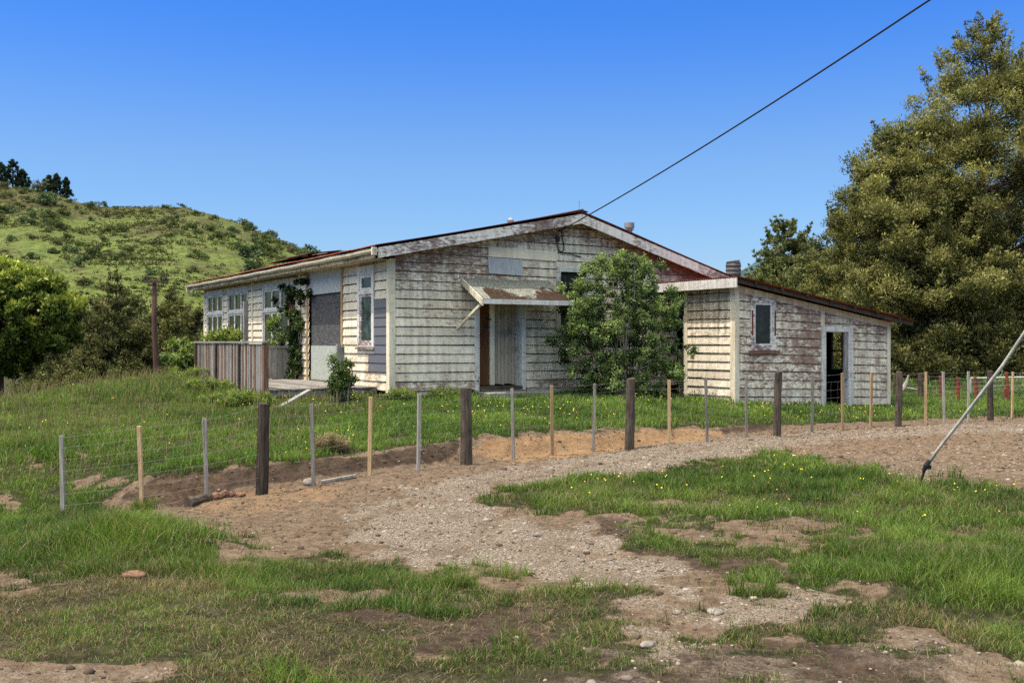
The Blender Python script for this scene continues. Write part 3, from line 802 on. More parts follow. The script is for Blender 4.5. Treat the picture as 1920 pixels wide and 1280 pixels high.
# corner boards
def board(name, a, b, mat, col=(.5, .45, .3, 1), parent=None, label=None):
    mb = MB(OFF); mb.box(a, b, col); return mb.build(name, mat, parent or house, label=label, bevel=.004)
mb = MB(OFF)
def vstrip(mb, x0, x1, y0, y1, z0, z1, n=14, wear=.5):
    for i in range(n):
        a = z0+(z1-z0)*i/n; b = z0+(z1-z0)*(i+1)/n
        mb.box((x0, y0, a), (x1, y1, b), (.5, wear, .3, 1))
mb.box((-.045, -.045, .52), (.10, -.0, EZ+.02), (.6, .5, .35, 1)); mb.box((-.045, .0, .52), (.0, .125, EZ), (.75, .45, .25, 1))
mb.build('corner_board', M['trim'], house)
board('corner_board', (-.035, SL-.12, .5), (0, SL+.04, EZ), M['trim'])
# vertical battens along the side wall
for px in (475, 564, 578.5, 643.5):
    y, _ = side(px, 640)
    board('batten', (-.05, y-.055, .78), (-.0, y+.055, EZ), M['trim'] if px in (475, 564) else M['newbatten'], (.5, .5, .3, 1))
# foundation skirting
for xa_, xb_ in ((.12, dt0-.1), (dt1+.1, LX0+.3)):
    mb = MB(OFF); n = int((xb_-xa_)/.32); w_ = (xb_-xa_)/n
    for i in range(n):
        x = xa_+i*w_
        mb.box((x, .0, .25), (x+w_, .012+.012*random.random(), .69), (random.random(), .6, .7, 1))
    mb.build('base_boards', M['cream'], house)

# --- roof -------------------------------------------------------------
def corrugated(mb, p0, ulen, vlen, udir, vdir, n_up=6, pitch=.08, amp=.011, edge_jit=.02, seed=1, sheet=.76, lift=.006):
    """u = down the slope, v = across the waves"""
    rr = random.Random(seed)
    p0 = Vector(p0); udir = Vector(udir).normalized(); vdir = Vector(vdir).normalized(); nrm = udir.cross(vdir).normalized()
    if nrm.z < 0: nrm = -nrm
    nv = int(vlen/pitch*8); off = {}
    rows = []
    for j in range(nv+1):
        v = vlen*j/nv
        sh = int(v/sheet)
        if sh not in off: off[sh] = (rr.uniform(-edge_jit, edge_jit), rr.uniform(0, lift))
        e, l = off[sh]
        row = []
        for i in range(n_up+1):
            u = (ulen+e)*i/n_up
            h = amp*math.cos(2*math.pi*v/pitch)+l+.006*math.sin(v*.9+u*1.3)
            row.append(mb.vert(p0+udir*u+vdir*v+nrm*h))
        rows.append(row)
    for a, b in zip(rows[:-1], rows[1:]):
        for i in range(n_up):
            mb.f.append([a[i], a[i+1], b[i+1], b[i]])
RT = .05
FO = .42                      # overhang in front of gable
XE = -.50                     # left eave
XR = GW+.55
mb = MB(OFF)
lz = roof_z(XE)+RT; pz = RIDGE+RT+.02
corrugated(mb, (PK+.02, -FO-.03, pz+.03), math.hypot(PK-XE+.05, pz-lz), SL+FO+.65, (XE-PK-.05, 0, lz-pz), (0, 1, 0), seed=2)
mb.build('roof', M['rust'], house, smooth_=True)
mb = MB(OFF)
rz = roof_z(XR)+RT
corrugated(mb, (PK-.02, -FO-.03, pz+.03), math.hypot(XR-PK, pz-rz), SL+FO+.65, (XR-PK, 0, rz-pz), (0, 1, 0), seed=4)
mb.build('roof', M['rust'], house, smooth_=True)
mb = MB(OFF)
mb.bar((PK-.08, -FO-.04, pz+.05), (PK-.08, SL+.2, pz+.05), .2, .012, up=(-.2, 0, 1)); mb.bar((PK+.08, -FO-.04, pz+.045), (PK+.08, SL+.2, pz+.045), .2, .012, up=(.25, 0, 1))
mb.tube([(PK, -FO-.05, pz+.06), (PK, SL+.2, pz+.06)], .028, 8)
mb.build('ridge_cap', M['rust_dark'], house)
# loose dark sheets lifted along the eave
mb = MB(OFF)
for k, (px_, ln, lf) in enumerate(((535, 2.0, .05), (562, 1.8, .09), (592, 2.0, .04))):
    y, _ = side(px_, 480, -.2)
    corrugated(mb, (.5+.1*k, y-1.0, roof_z(.5)+RT+lf+.05), .95, ln, (-1, 0, -.15), (0, 1, .012*(1 if k else -1)), 3, seed=20+k, lift=.02)
mb.build('loose_roof_sheets', M['rust_dark'], house, smooth_=True)
# roof deck / rafters (dark underside) and soffits
mb = MB(OFF)
mb.face([(XE+.05, -FO, roof_z(XE+.05)+.025), (PK, -FO, RIDGE+.03), (PK, SL+.4, RIDGE+.03), (XE+.05, SL+.4, roof_z(XE+.05)+.025)])
mb.face([(XR-.05, -FO, roof_z(XR-.05)+.025), (PK, -FO, RIDGE+.025), (PK, SL+.4, RIDGE+.025), (XR-.05, SL+.4, roof_z(XR-.05)+.025)])
mb.build('roof_lining', M['purlin'], house)
mb = MB(OFF)
for a, b in ((XE+.08, PK), (PK, XR-.08)):
    n = 24
    for i in range(n):
        x0 = a+(b-a)*i/n; x1 = a+(b-a)*(i+1)/n
        mb.face([(x0, -FO+.02, roof_z(x0)-.015), (x1, -FO+.02, roof_z(x1)-.015), (x1, 0, roof_z(x1)-.015), (x0, 0, roof_z(x0)-.015)], (.4, .55+.3*(x0 > PK+2.5), .6, 1))
for i in range(40):
    y0 = (SL)*i/40; y1 = SL*(i+1)/40
    mb.face([(XE+.04, y0, EZ+.005), (-.0, y0, EZ+.005), (0, y1, EZ+.005), (XE+.04, y1, EZ+.005)], (.5, .5, .5, 1))
mb.build('soffit', M['soffit'], house)
# barge boards in short lengths (wear varies)
def barge(x0, x1, depth, name, wearf):
    mb = MB(OFF); n = 22
    jag = [random.uniform(-.004, .004) for _ in range(n+1)]
    for i in range(n):
        a = x0+(x1-x0)*i/n; b = x0+(x1-x0)*(i+1)/n
        za, zb = roof_z(a)+.035, roof_z(b)+.035
        y0, y1 = -FO-.028, -FO+.004
        w0, w1 = wearf(a), wearf(b)
        P = [(a, y0, za-depth+jag[i]), (b, y0, zb-depth+jag[i+1]), (b, y1, zb-depth+jag[i+1]), (a, y1, za-depth+jag[i]), (a, y0, za), (b, y0, zb), (b, y1, zb), (a, y1, za)]
        ii = [mb.vert(q, (.5, w0 if q[0] == a else w1, .4, 1)) for q in P]
        for q in ((3, 2, 1, 0), (4, 5, 6, 7), (0, 1, 5, 4), (2, 3, 7, 6)): mb.f.append([ii[k] for k in q])
    return mb.build(name, M['white'], house)
barge(XE+.02, PK-.004, .23, 'barge_board', lambda x: .62+.14*math.sin(x*2.2))
barge(PK+.004, XR, .23, 'barge_board', lambda x: .50+.1*math.sin(x*3)+.25*max(0, (x-PK-2.6)/2.3))
# fascia + gutter along the left eave
mb = MB(OFF); mb.box((XE+.03, -FO+.2, EZ-.0), (XE+.055, SL+.42, roof_z(XE)+.03), (.5, .55, .5, 1))
mb.build('fascia', M['soffit'], house)
mb = MB(OFF)
gzt = roof_z(XE)+.012
prof = [(.015, 0), (.0, -.07), (-.055, -.09), (-.1, -.045), (-.105, .005), (-.115, .012)]
n = 60; prev = None
for i in range(n+1):
    y = -FO+.03+(SL+FO+.45)*i/n
    sag = -.012*math.sin(i/n*math.pi)+.006*math.sin(i*.9)
    ring = [mb.vert((XE+.02+a, y, gzt+b+sag), (.5, .4+.12*math.sin(i*1.3), .55 if b < -.05 else .35, 1)) for a, b in prof]
    if prev:
        for k in range(len(prof)-1): mb.f.append([prev[k], ring[k], ring[k+1], prev[k+1]])
    prev = ring
mb.face([mb.off*-1+Vector(mb.v[k]) for k in prev])
mb.build('gutter', M['trim'], house)
mb = MB(OFF)
mb.tube([(XE-.03, SL+.38, gzt-.07), (XE-.03, SL+.38, gzt-.22), (XE+.14, SL+.38, gzt-.34)], .04, 8)
mb.build('downpipe', M['trim'], house)
board('gutter_end', (XE-.12, -FO-.0, gzt-.14), (XE+.0, -FO+.045, gzt+.03), M['trim'], (.4, .6, .7, 1))

# --- windows ------------------------------------------------------------
def bars(mb, mapf, x0, x1, z0, z1, w, o0, o1, col=(.5, .5, .3, 1), wl=None, wt=None, wb=None):
    wl = wl or w; wt = wt or w; wb = wb or w
    def bx(a, b, c, d):
        p = [mapf(a, o0, c), mapf(b, o0, c), mapf(b, o1, c), mapf(a, o1, c), mapf(a, o0, d), mapf(b, o0, d), mapf(b, o1, d), mapf(a, o1, d)]
        mb.hexa(p, (random.random(), col[1], col[2], 1))
    bx(x0, x0+wl, z0, z1); bx(x1-wl, x1, z0, z1); bx(x0+wl, x1-wl, z1-wt, z1); bx(x0+wl, x1-wl, z0, z0+wb)
    return bx
def quad(mb, mapf, x0, x1, z0, z1, o):
    mb.face([mapf(x0, o, z0), mapf(x1, o, z0), mapf(x1, o, z1), mapf(x0, o, z1)])

# tall narrow window near the corner
x0, x1 = win_s; z0, z1 = wsz0, wsz1
mb = MB(OFF); bx = bars(mb, smap, x0, x1, z0, z1, .13, -.03, .05, wt=.2, wb=.03)
zm = wz(690, 548)
bx(x0+.13, x1-.13, zm-.04, zm+.04)
win = mb.build('window', M['bluetrim'], house, label='tall narrow casement window with peeling blue-white frame beside the house corner')
mb = MB(OFF); bars(mb, smap, x0+.13, x1-.13, zm+.04, z1-.2, .07, -.02, .025); mb.build('sash', M['white'], win)
mb = MB(OFF); bars(mb, smap, x0+.13, x1-.13, z0+.03, zm-.04, .07, -.02, .025, wb=.12, col=(.5, .7, .3, 1)); mb.build('sash', M['white'], win)
mb = MB(OFF); quad(mb, smap, x0+.2, x1-.2, zm+.11, z1-.27, -.005); mb.build('pane', M['glass'], win)
mb = MB(OFF); quad(mb, smap, x0+.2, x1-.2, z0+.15, zm-.11, -.005); mb.build('pane', M['glass_green'], win)
mb = MB(OFF); mb.hexa([smap(x0-.04, -.02, z0-.05), smap(x1+.04, -.02, z0-.05), smap(x1+.04, .09, z0-.06), smap(x0-.04, .09, z0-.06), smap(x0-.04, -.02, z0), smap(x1+.04, -.02, z0), smap(x1+.04, .085, z0-.015), smap(x0-.04, .085, z0-.015)], (.3, .9, .6, 1)); mb.build('sill', M['bluetrim'], win)
# three-light windows toward the back
for (xa, xb), (za, zb), dwn in ((w3, W3Z, .0), (w2, W2Z, 0.), (w1, W1Z, 0.)):
    mb = MB(OFF); bx = bars(mb, smap, xa, xb, za, zb, .10, -.03, .045, wt=.17)
    zt = zb-.17-.62
    bx(xa+.1, xb-.1, zt-.05, zt+.03)
    win = mb.build('window', M['bluetrim'], house)
    n = 3; w_ = (xb-xa-.2)/n
    for row, (c, d) in enumerate(((zt+.03, zb-.17), (za+.1, zt-.05))):
        mb = MB(OFF)
        for i in range(n):
            bars(mb, smap, xa+.1+w_*i+.003, xa+.1+w_*(i+1)-.003, c+.003, d-.003, .055, -.02, .02)
        mb.build('sash', M['white'], win)
        for i in range(n):
            mb = MB(OFF); quad(mb, smap, xa+.1+w_*i+.055, xa+.1+w_*(i+1)-.055, c+.05, d-.05, -.008); mb.build('pane', M['glass'], win)
# boarded side door
ya, yb = door_s
zsp = wz(612, 550); zsm = wz(612, 648); zsb = .80
mb = MB(OFF); mb.hexa([smap(ya, .0, zsp), smap(yb, .0, zsp), smap(yb, .03, zsp), smap(ya, .03, zsp), smap(ya, .0, dsz1+.1), smap(yb, .0, dsz1+.1), smap(yb, .03, dsz1+.1), smap(ya, .03, dsz1+.1)])
bd = mb.build('boarded_doorway', M['panel_grey'], house)
mb = MB(OFF); mb.hexa([smap(ya+.05, -.06, zsm), smap(yb-.04, -.06, zsm), smap(yb-.04, -.035, zsm), smap(ya+.05, -.035, zsm), smap(ya+.05, -.06, zsp), smap(yb-.04, -.06, zsp), smap(yb-.04, -.035, zsp), smap(ya+.05, -.035, zsp)]); mb.build('plywood_sheet', M['ply_dark'], bd, label='dark weathered plywood sheet')
mb = MB(OFF); mb.hexa([smap(ya+.07, -.06, zsb), smap(yb-.04, -.06, zsb), smap(yb-.04, -.02, zsb), smap(ya+.07, -.02, zsb), smap(ya+.07, -.06, zsm), smap(yb-.04, -.06, zsm), smap(yb-.04, -.02, zsm), smap(ya+.07, -.02, zsm)]); mb.build('plywood_sheet', M['ply_green'], bd, label='pale green plywood sheet')

# front window half hidden by the bush
mb = MB(OFF); bx = bars(mb, fmap, wt0-.11, wt1, wz0, wz1, .12, -.03, .05)
win = mb.build('window', M['bluetrim'], house)
mb = MB(OFF); quad(mb, fmap, wt0, wt1-.1, wz0+.1, wz1-.1, -.01); mb.build('pane', M['glass'], win)

# front door recess
fz = dz0
mb = MB(OFF); jw = .12
for a, b in ((dt0-.03, dt0+jw-.03), (dt1-jw+.03, dt1+.03)):
    mb.box((a, -.055, fz-.12), (b, .30, dz1+.05), (.6, .5, .35, 1))
mb.box((dt0+jw-.03, -.05, dz1-.1), (dt1-jw+.03, .3, dz1+.05))
fr = mb.build('door_frame', M['bluetrim'], house)
ta, _ = front(900, 700, .26); tb, _ = front(978, 700, .26); t1, _ = front(917, 700, .24); t2, _ = front(926, 700, .24)
mb = MB(OFF); mb.box((dt0+.06, .25, fz), (t1, .29, dz1), (.5, .5, .5, 1))
dr = mb.build('door', M['brown_door'], house, label='brown front door standing behind the planks')
mb = MB(OFF); hz = front(912, 610, .25)[1]; mb.box((t1-.12, .235, hz-.06), (t1-.02, .25, hz+.04)); mb.build('lock', M['black'], dr); mb = MB(OFF); mb.tube([(t1-.06, .24, hz+.16), (t1-.06, .19, hz+.16), (t1+.03, .19, hz+.14)], .016, 6); mb.build('handle', M['black'], dr)
mb = MB(OFF); mb.box((t1+.003, .2, fz), (t2, .29, dz1), (.7, .4, .2, 1)); mb.build('mullion', M['trim'], house)
mb = MB(OFF); n = 6; w_ = (dt1-.1-t2)/n
for i in range(n):
    mb.box((t2+w_*i+.006, .24+.006*(i % 2), fz+.03*random.random()), (t2+w_*(i+1)-.004, .275, dz1), (random.random(), .5, .5, 1))
mb.build('plank_panel', M['plank_door'], house)
mb = MB(OFF); mb.box((dt0+.09, -.1, fz-.1), (dt1-.09, .3, fz-.02)); mb.build('threshold', M['darkpost'], house)
mb = MB(OFF); mb.box((dt0-.05, -.75, .3), (dt1+.35, -.06, fz-.13)); mb.box((dt0+.2, -1.15, .3), (dt1+.5, -.752, fz-.26)); mb.build('door_step', M['concrete'], house, bevel=.02)

# canopy over the door
cb0, czb = front(858, 519); cb1, _ = front(1036, 530)
CD = 1.0
cf0, czf = front(908, 563, -CD); cf1, _ = front(1071, 563, -CD)
mb = MB(OFF)
nx, ny = 40, 14
pk = {}
for j in range(ny+1):
    for i in range(nx+1):
        u = i/nx; v = j/ny
        a0 = cf0-.03; a1 = cf1+.02
        x = a0+(a1-a0)*u; y = .02-v*(CD+.04); z = czb-.02+(czf+.03-czb)*v
        z += .012*math.sin(u*9+v*2)+random.uniform(-.006, .006)+.03*max(0, v-.55)*(random.random())
        g = min(1, max(0, .05+1.15*v*(.5+.5*math.sin(u*5+.5)**2) if v > .35 else .1))
        if u < .1: g *= .4
        pk[i, j] = mb.vert((x, y, z+.02), (.5, g, .5, 1))
for j in range(ny):
    for i in range(nx):
        mb.f.append([pk[i, j], pk[i+1, j], pk[i+1, j+1], pk[i, j+1]])
can = mb.build('door_canopy', M['moss'], house, smooth_=False)
mb = MB(OFF); a0, a1 = cf0-.05, cf1+.04
mb.box((a0+.002, -CD-.045, czf-.075), (a1-.002, -CD-.015, czf+.035), (.6, .42, .3, 1)); mb.build('canopy_fascia', M['bluetrim'], can)
for xx in (a0-.012, a1+.0):
    mb = MB(OFF); dz_ = (czf-czb)/CD
    P = []
    for yy, zz2, o in ((0.0, czb-.13, 0), (-CD-.05, czf-.13, 0)): pass
    mb.hexa([(xx-.02, .0, czb-.14), (xx+.012, .0, czb-.14), (xx+.012, -CD-.05, czf-.12), (xx-.02, -CD-.05, czf-.12), (xx-.02, .0, czb+.01), (xx+.012, .0, czb+.01), (xx+.012, -CD-.05, czf+.03), (xx-.02, -CD-.05, czf+.03)], (.5, .62, .5, 1))
    mb.build('canopy_side', M['trim'], can)
mb = MB(OFF); mb.face([(a0, -.01, czb-.09), (a1, -.01, czb-.09), (a1, -CD, czf-.07), (a0, -CD, czf-.07)]); mb.build('canopy_lining', M['purlin'], can)
for (pa, pb) in (((905, 569), (857, 616)), ((1050, 571), (1011, 614))):
    ax, az = front(*pa, -CD+.1); bx_, bz = front(*pb, -.03)
    mb = MB(OFF); mb.bar((ax, -CD+.12, az+.02), (bx_, -.025, bz), .05, .06, c=(.5, .45, .4, 1)); mb.build('canopy_bracket', M['trim'], can)

# sign boards on the gable
ba, bz1 = front(916, 462, -.05); bb, _ = front(1045, 475, -.05); bz0 = front(916, 481, -.05)[1]
mb = MB(OFF); mb.hexa([(ba, -.055, bz0), (bb, -.055, bz0-.03), (bb, -.026, bz0-.03), (ba, -.026, bz0), (ba, -.05, bz1), (bb, -.05, bz1-.03), (bb, -.022, bz1-.03), (ba, -.022, bz1)], (.8, .42, .2, 1)); mb.build('patch_board', M['trim'], house)
ba, _ = front(915, 500, -.05); bb, bz0 = front(980, 517, -.05); bz1 = front(915, 481, -.05)[1]
mb = MB(OFF); mb.hexa([(ba+.03, -.05, bz0+.03), (bb, -.06, bz0-.0), (bb, -.04, bz0-.0), (ba+.03, -.03, bz0+.03), (ba, -.045, bz1-.01), (bb, -.045, bz1-.03), (bb, -.028, bz1-.03), (ba, -.028, bz1-.01)]); mb.build('metal_panel', M['panel_grey'], house)
# insulator and service cable drop
ix, iz = front(1053, 433, -.12)
mb = MB(OFF); mb.tube([(ix, -.02, iz+.02), (ix, -.14, iz), (ix, -.16, iz+.05)], .02, 6); mb.build('cable_bracket', M['black'], house); mb = MB(OFF); mb.box((ix-.12, -.07, iz-.26), (ix-.02, -.02, iz-.13)); mb.build('fuse_box', M['black'], house)
mb = MB(OFF)
loop = [(ix+.0, -.13, iz-.01), (ix+.02, -.1, iz-.15), (ix+.09, -.08, iz-.32), (ix+.1, -.07, iz-.45), (ix+.03, -.06, iz-.52), (ix-.05, -.06, iz-.45), (ix-.08, -.05, iz-.3), (ix-.08, -.05, iz-.18)]
mb.tube(loop, .014, 6); mb.tube([(ix+.0, -.05, iz-.52), (ix+.3, -.05, iz-.54), (ix+.62, -.04, iz-.6)], .013, 6)
mb.build('service_cable', M['cable'], house)

# roof fittings
def on_roof(px, y): return front(px, 400, y)[0]
mb = MB(OFF); vx = on_roof(1180, 2.0); vz = front(1180, 436, 2.0)[1]
mb.tube([(vx, 2.0, vz-.25), (vx, 2.0, vz+.12)], .085, 12); mb.tube([(vx, 2.0, vz+.07), (vx, 2.0, vz+.09)], .13, 12); mb.tube([(vx, 2.0, vz+.12), (vx, 2.0, vz+.27)], .14, 14)
mb.build('roof_vent', M['galv'], house)
mb = MB(OFF); vx = on_roof(1375, 3.2); vz = front(1375, 516, 3.2)[1]
zz = vz-.9
pts = []; rad = []
for i in range(40):
    pts.append((vx, 3.2, zz+1.3*i/39)); rad.append(.235+.012*math.cos(i*1.57*1.0))
mb.tube(pts, rad, 20); mb.tube([(vx, 3.2, zz+1.3), (vx-.01, 3.2, zz+1.36)], [.21, .2], 16)
mb.build('chimney_flue', M['flue'], house)
mb = MB(OFF); vx, vz = front(1085, 396, .5); mb.tube([(vx, .5, vz-.2), (vx+.02, .5, vz+.26)], .008, 5); mb.build('aerial', M['galv'], house)
mb = MB(OFF); vx, vz = front(957, 413, 1.0); mb.tube([(vx, 1.0, vz-.25), (vx, 1.0, vz+.0), (vx+.02, 1.0, vz+.07)], [.06, .09, .02], 8); mb.build('roof_vent', M['galv'], house)

# --- lean-to -------------------------------------------------------------
LB = .30
lmap = lambda x, o, z: (x, LY-o, z)
lsm = lambda y, o, z: (LX0-o, y, z)
LYU = LY+1.73
ly_u = side(1289, 650, LX0)[0]
LZ0 = 3.13; LZ1 = front(1666, 606, LY)[1]+.03
def lroof(x): return LZ0-(x-LX0)*(LZ0-LZ1)/(LX1-LX0)
lwa, lwz1 = front(1406, 558, LY); lwb, lwz0 = front(1453, 656, LY)
lda, ldz1 = front(1537.5, 611, LY); ldb, ldz0 = front(1597, 760, LY)
holes_l = [(lwa, lwb, lwz0, lwz1), (lda, ldb, -1, ldz1)]
def wear_l(x, z, f):
    r = math.exp(-((x-LX0-2.3)/.9)**2)*math.exp(-((z-1.75)/.55)**2)
    top = max(0, 1-(lroof(x)-z)/.5)
    return min(1, .63+.42*r+.16*top), min(1, .58+.3*top)
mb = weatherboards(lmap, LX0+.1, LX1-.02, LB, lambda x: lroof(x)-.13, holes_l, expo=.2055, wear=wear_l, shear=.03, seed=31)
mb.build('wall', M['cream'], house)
backing(lmap, LX0, LX1, -.2, lambda x: lroof(x), holes_l).build('wall_lining', M['dark'], house)
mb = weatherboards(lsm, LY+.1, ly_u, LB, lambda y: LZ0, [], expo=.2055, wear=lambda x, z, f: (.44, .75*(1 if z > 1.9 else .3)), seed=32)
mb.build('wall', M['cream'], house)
backing(lsm, LY, ly_u, .1, lambda y: LZ0, []).build('wall_lining', M['dark'], house)
mb = MB(OFF)
mb.box((LX0-.04, LY-.045, .12), (LX0+.1, LY, LZ0), (.5, .45, .35, 1)); mb.box((LX0-.04, LY, .2), (LX0, LY+.12, LZ0), (.8, .45, .3, 1))
mb.build('corner_board', M['trim'], house)
board('corner_board', (LX0-.04, ly_u-.03, .25), (LX0+.08, ly_u+.09, LZ0), M['trim'])
board('corner_board', (LX1-.1, LY-.045, .0), (LX1+.03, LY+.02, LZ1), M['trim'])
board('batten', (lda+.0, LY-.04, ldz1), (lda+.13, LY, lroof(lda)-.1), M['trim'])
# sloping frieze board
mb = MB(OFF); n = 16
for i in range(n):
    a = LX0+.0+(LX1-LX0)*i/n; b = LX0+(LX1-LX0)*(i+1)/n
    mb.hexa([(a, LY-.035, lroof(a)-.15), (b, LY-.035, lroof(b)-.15), (b, LY-.0, lroof(b)-.15), (a, LY, lroof(a)-.15), (a, LY-.035, lroof(a)), (b, LY-.035, lroof(b)), (b, LY, lroof(b)), (a, LY, lroof(a))], (.6, .42, .45, 1))
mb.build('frieze_board', M['trim'], house)
# remaining lean-to walls and interior
bwb, bwz1 = side(1560, 622, LX1); bwa, bwz0 = side(1580, 693, LX1)
hb = [(bwa, bwb, bwz0, bwz1)]
rmap = lambda y, o, z: (LX1+o, y, z)
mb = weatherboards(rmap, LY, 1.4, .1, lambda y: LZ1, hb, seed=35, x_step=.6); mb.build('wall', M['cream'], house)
mb = MB(OFF)
mb = backing(lambda x, o, z: (x, 1.4-o, z), GW, LX1, -.1, lambda x: lroof(x), [], 0.); mb.build('wall_lining', M['dark'], house)
mb = MB(OFF); bars(mb, rmap, bwa-.05, bwb+.05, bwz0-.05, bwz1+.05, .06, -.03, .04)
zmid = (bwz0+bwz1)/2; mb.box((LX1-.02, bwa, zmid-.02), (LX1+.02, bwb, zmid+.02))
mb.build('window', M['darkpost'], house)
mb = MB(OFF)
mb.face([(LX0, LY, .28), (LX1, LY, .06), (LX1, 1.4, .06), (LX0, 1.4, .28)]); mb.build('floor', M['dark'], house)
mb = MB(OFF); mb.face([(9.2, LY+.02, -.1), (9.2, 0, -.1), (9.2, 0, lroof(9.2)), (9.2, LY+.02, lroof(9.2))]); mb.build('wall_lining', M['dark'], house)
backing(rmap, LY+.02, 1.39, -.1, lambda y: LZ1, hb, -.03).build('wall_lining', M['dark'], house)
# roof
mb = MB(OFF)
xa, xb = LX0-.32, LX1+.62
sl = (LZ0-LZ1)/(LX1-LX0)
corrugated(mb, (xa, LY-.42, lroof(xa)+.12), math.hypot(xb-xa, sl*(xb-xa)), 4.75, (1, 0, -sl), (0, 1, 0), seed=44)
mb.build('roof', M['rust'], house, smooth_=True)
mb = MB(OFF)
for yy in (LY-.3, LY+.7, LY+1.7, LY+2.7):
    mb.bar((xa+.06, yy, lroof(xa)+.04), (xb-.05, yy, lroof(xb)+.04), .045, .09)
for i in range(7):
    x = LX0+.3+i*.85; mb.bar((x, LY-.4, lroof(x)+.085), (x, LY+3, lroof(x)+.085), .05, .04)
mb.build('rafters', M['darkpost'], house)
mb = MB(OFF); mb.hexa([(xa-.03, LY-.42, lroof(xa)-.13), (xa, LY-.42, lroof(xa)-.13), (xa, .0, lroof(xa)-.13), (xa-.03, 0, lroof(xa)-.13), (xa-.03, LY-.42, lroof(xa)+.09), (xa, LY-.42, lroof(xa)+.09), (xa, 0, lroof(xa)+.09), (xa-.03, 0, lroof(xa)+.09)], (.5, .46, .5, 1)); mb.build('fascia', M['bluetrim'], house)
mb = MB(OFF); mb.face([(xa, LY-.02, lroof(LX0)-.02), (LX0, LY-.02, lroof(LX0)-.02), (LX0, 0, lroof(LX0)-.02), (xa, 0, lroof(LX0)-.02)], (.5, .5, .5, 1)); mb.build('soffit', M['soffit'], house)
# lean-to window
mb = MB(OFF); bars(mb, lmap, lwa, lwb, lwz0, lwz1, .11, -.03, .045, col=(.5, .62, .3, 1)); win = mb.build('window', M['white'], house)
mb = MB(OFF); bars(mb, lmap, lwa+.11, lwb-.11, lwz0+.1, lwz1-.11, .055, -.02, .025); mb.build('sash', M['bluetrim'], win)
mb = MB(OFF); quad(mb, lmap, lwa+.16, lwb-.16, lwz0+.15, lwz1-.16, -.005); mb.build('pane', M['glass'], win)
mb = MB(OFF); mb.box((lwa-.07, LY-.1, lwz0-.09), (lwb+.07, LY-.0, lwz0-.01)); mb.build('sill', M['brownwood'], win)
mb = MB(OFF)
for s_ in (lwa-.012, lwb-.09):
    mb = MB(OFF); mb.box((s_+.03, LY-.052, lwz0+.35), (s_+.075, LY-.045, lwz1-.3)); mb.build('red_undercoat', M['redpost'], win)
# lean-to doorway
mb = MB(OFF); jl = front(1546, 700, LY)[0]-lda; jr = ldb-front(1588, 700, LY)[0]; jt = ldz1-front(1560, 622, LY)[1]
mb.box((lda, LY-.055, -.05), (lda+jl, LY+.1, ldz1), (.5, .5, .4, 1)); mb.box((ldb-jr, LY-.055, -.05), (ldb, LY+.1, ldz1), (.6, .5, .4, 1)); mb.box((lda+jl, LY-.05, ldz1-jt), (ldb-jr, LY+.1, ldz1), (.7, .55, .4, 1))
mb.build('door_frame', M['bluetrim'], house)
dxr = ldb-jr
mb = MB(OFF); mb.box((dxr-.13, LY-.03, .85), (dxr-.002, LY+.02, ldz1-jt-.01))
mb.build('door', M['greywood'], house, label='weathered grey edge of the door standing open in the lean-to doorway')
# inside the porch: pale board and dark back door
px_, pz_ = front(1277, 700, -.1)
mb = MB(OFF); mb.box((px_-.05, -.12, .4), (px_+.06, -.06, 1.6)); mb.build('porch_board', M['bluetrim'], house)
mb = MB(OFF); mb.box((LX0+.05, -.5, .2), (9.2, .0, .42)); mb.build('porch_step', M['concrete'], house)

# --- deck -------------------------------------------------------------
DX, DY0, DY1, DZ = -2.62, .62, 6.3, .775
mb = MB(OFF); n = 20; w_ = (-.05-DX)/n
for i in range(n):
    mb.box((DX+w_*i+.006, DY0+random.uniform(-.03, .01), DZ-.03), (DX+w_*(i+1)-.004, DY1, DZ+random.uniform(-.004, .004)), (random.random(), .5, .5, 1))
mb.box((DX, DY0+.02, DZ-.17), (-.05, DY0+.06, DZ-.032)); mb.box((DX, DY0+.06, DZ-.17), (DX+.04, DY1, DZ-.032))
for yy in (1.5, 3.5, 5.5):
    for xx in (DX+.2, -1.3, -.3): mb.box((xx, yy, .2), (xx+.1, yy+.1, DZ-.03))
deck = mb.build('deck', M['decking'], house)
RTZ = 1.795
pal = [(.16, .075, .05), (.26, .21, .17), (.32, .29, .25)]
mb = MB(OFF); yy = DY0+.1
mbb = MB(OFF)
i = 0
while yy < DY1+.3:
    lo = .45+random.uniform(-.04, .06)
    tgt = mb if (int(yy*2.1)+i) % 3 else mbb
    tgt.box((DX-.05, yy, lo), (DX-.02, yy+.075, RTZ-.05), (random.random(), .5, .5, 1))
    yy += .125+random.uniform(-.01, .012); i += 1
bal = mb.build('balustrade', M['greywood'], deck)
mbb.build('balustrade', M['brownwood'], deck)
mb = MB(OFF); mb.bar((DX-.02, DY0-.05, RTZ-.01), (DX-.02, DY1+.3, RTZ-.01), .12, .04); mb.bar((DX+.01, DY0, RTZ-.14), (DX+.01, DY1+.3, RTZ-.14), .05, .09); mb.build('handrail', M['greywood'], deck)
mb = MB(OFF); mb.box((DX-.06, DY0-.03, .3), (DX+.05, DY0+.09, RTZ+.0)); mb.build('post', M['brownwood'], deck)
for yy in (2.4, 4.4, 6.4):
    mb = MB(OFF); mb.box((DX-.1, yy-.05, .3), (DX-.051, yy+.05, RTZ-.06)); mb.build('post', M['darkpost'], deck)
mb = MB(OFF); xx = DX+.1
while xx < -.1:
    mb.box((xx, DY1-.02, DZ+.02), (xx+.15, DY1+.01, 1.62), (random.random(), .5, .5, 1)); xx += .165
mb.box((DX, DY1-.05, 1.621), (-.05, DY1+.04, 1.68)); mb.build('balustrade', M['greywood'], deck)
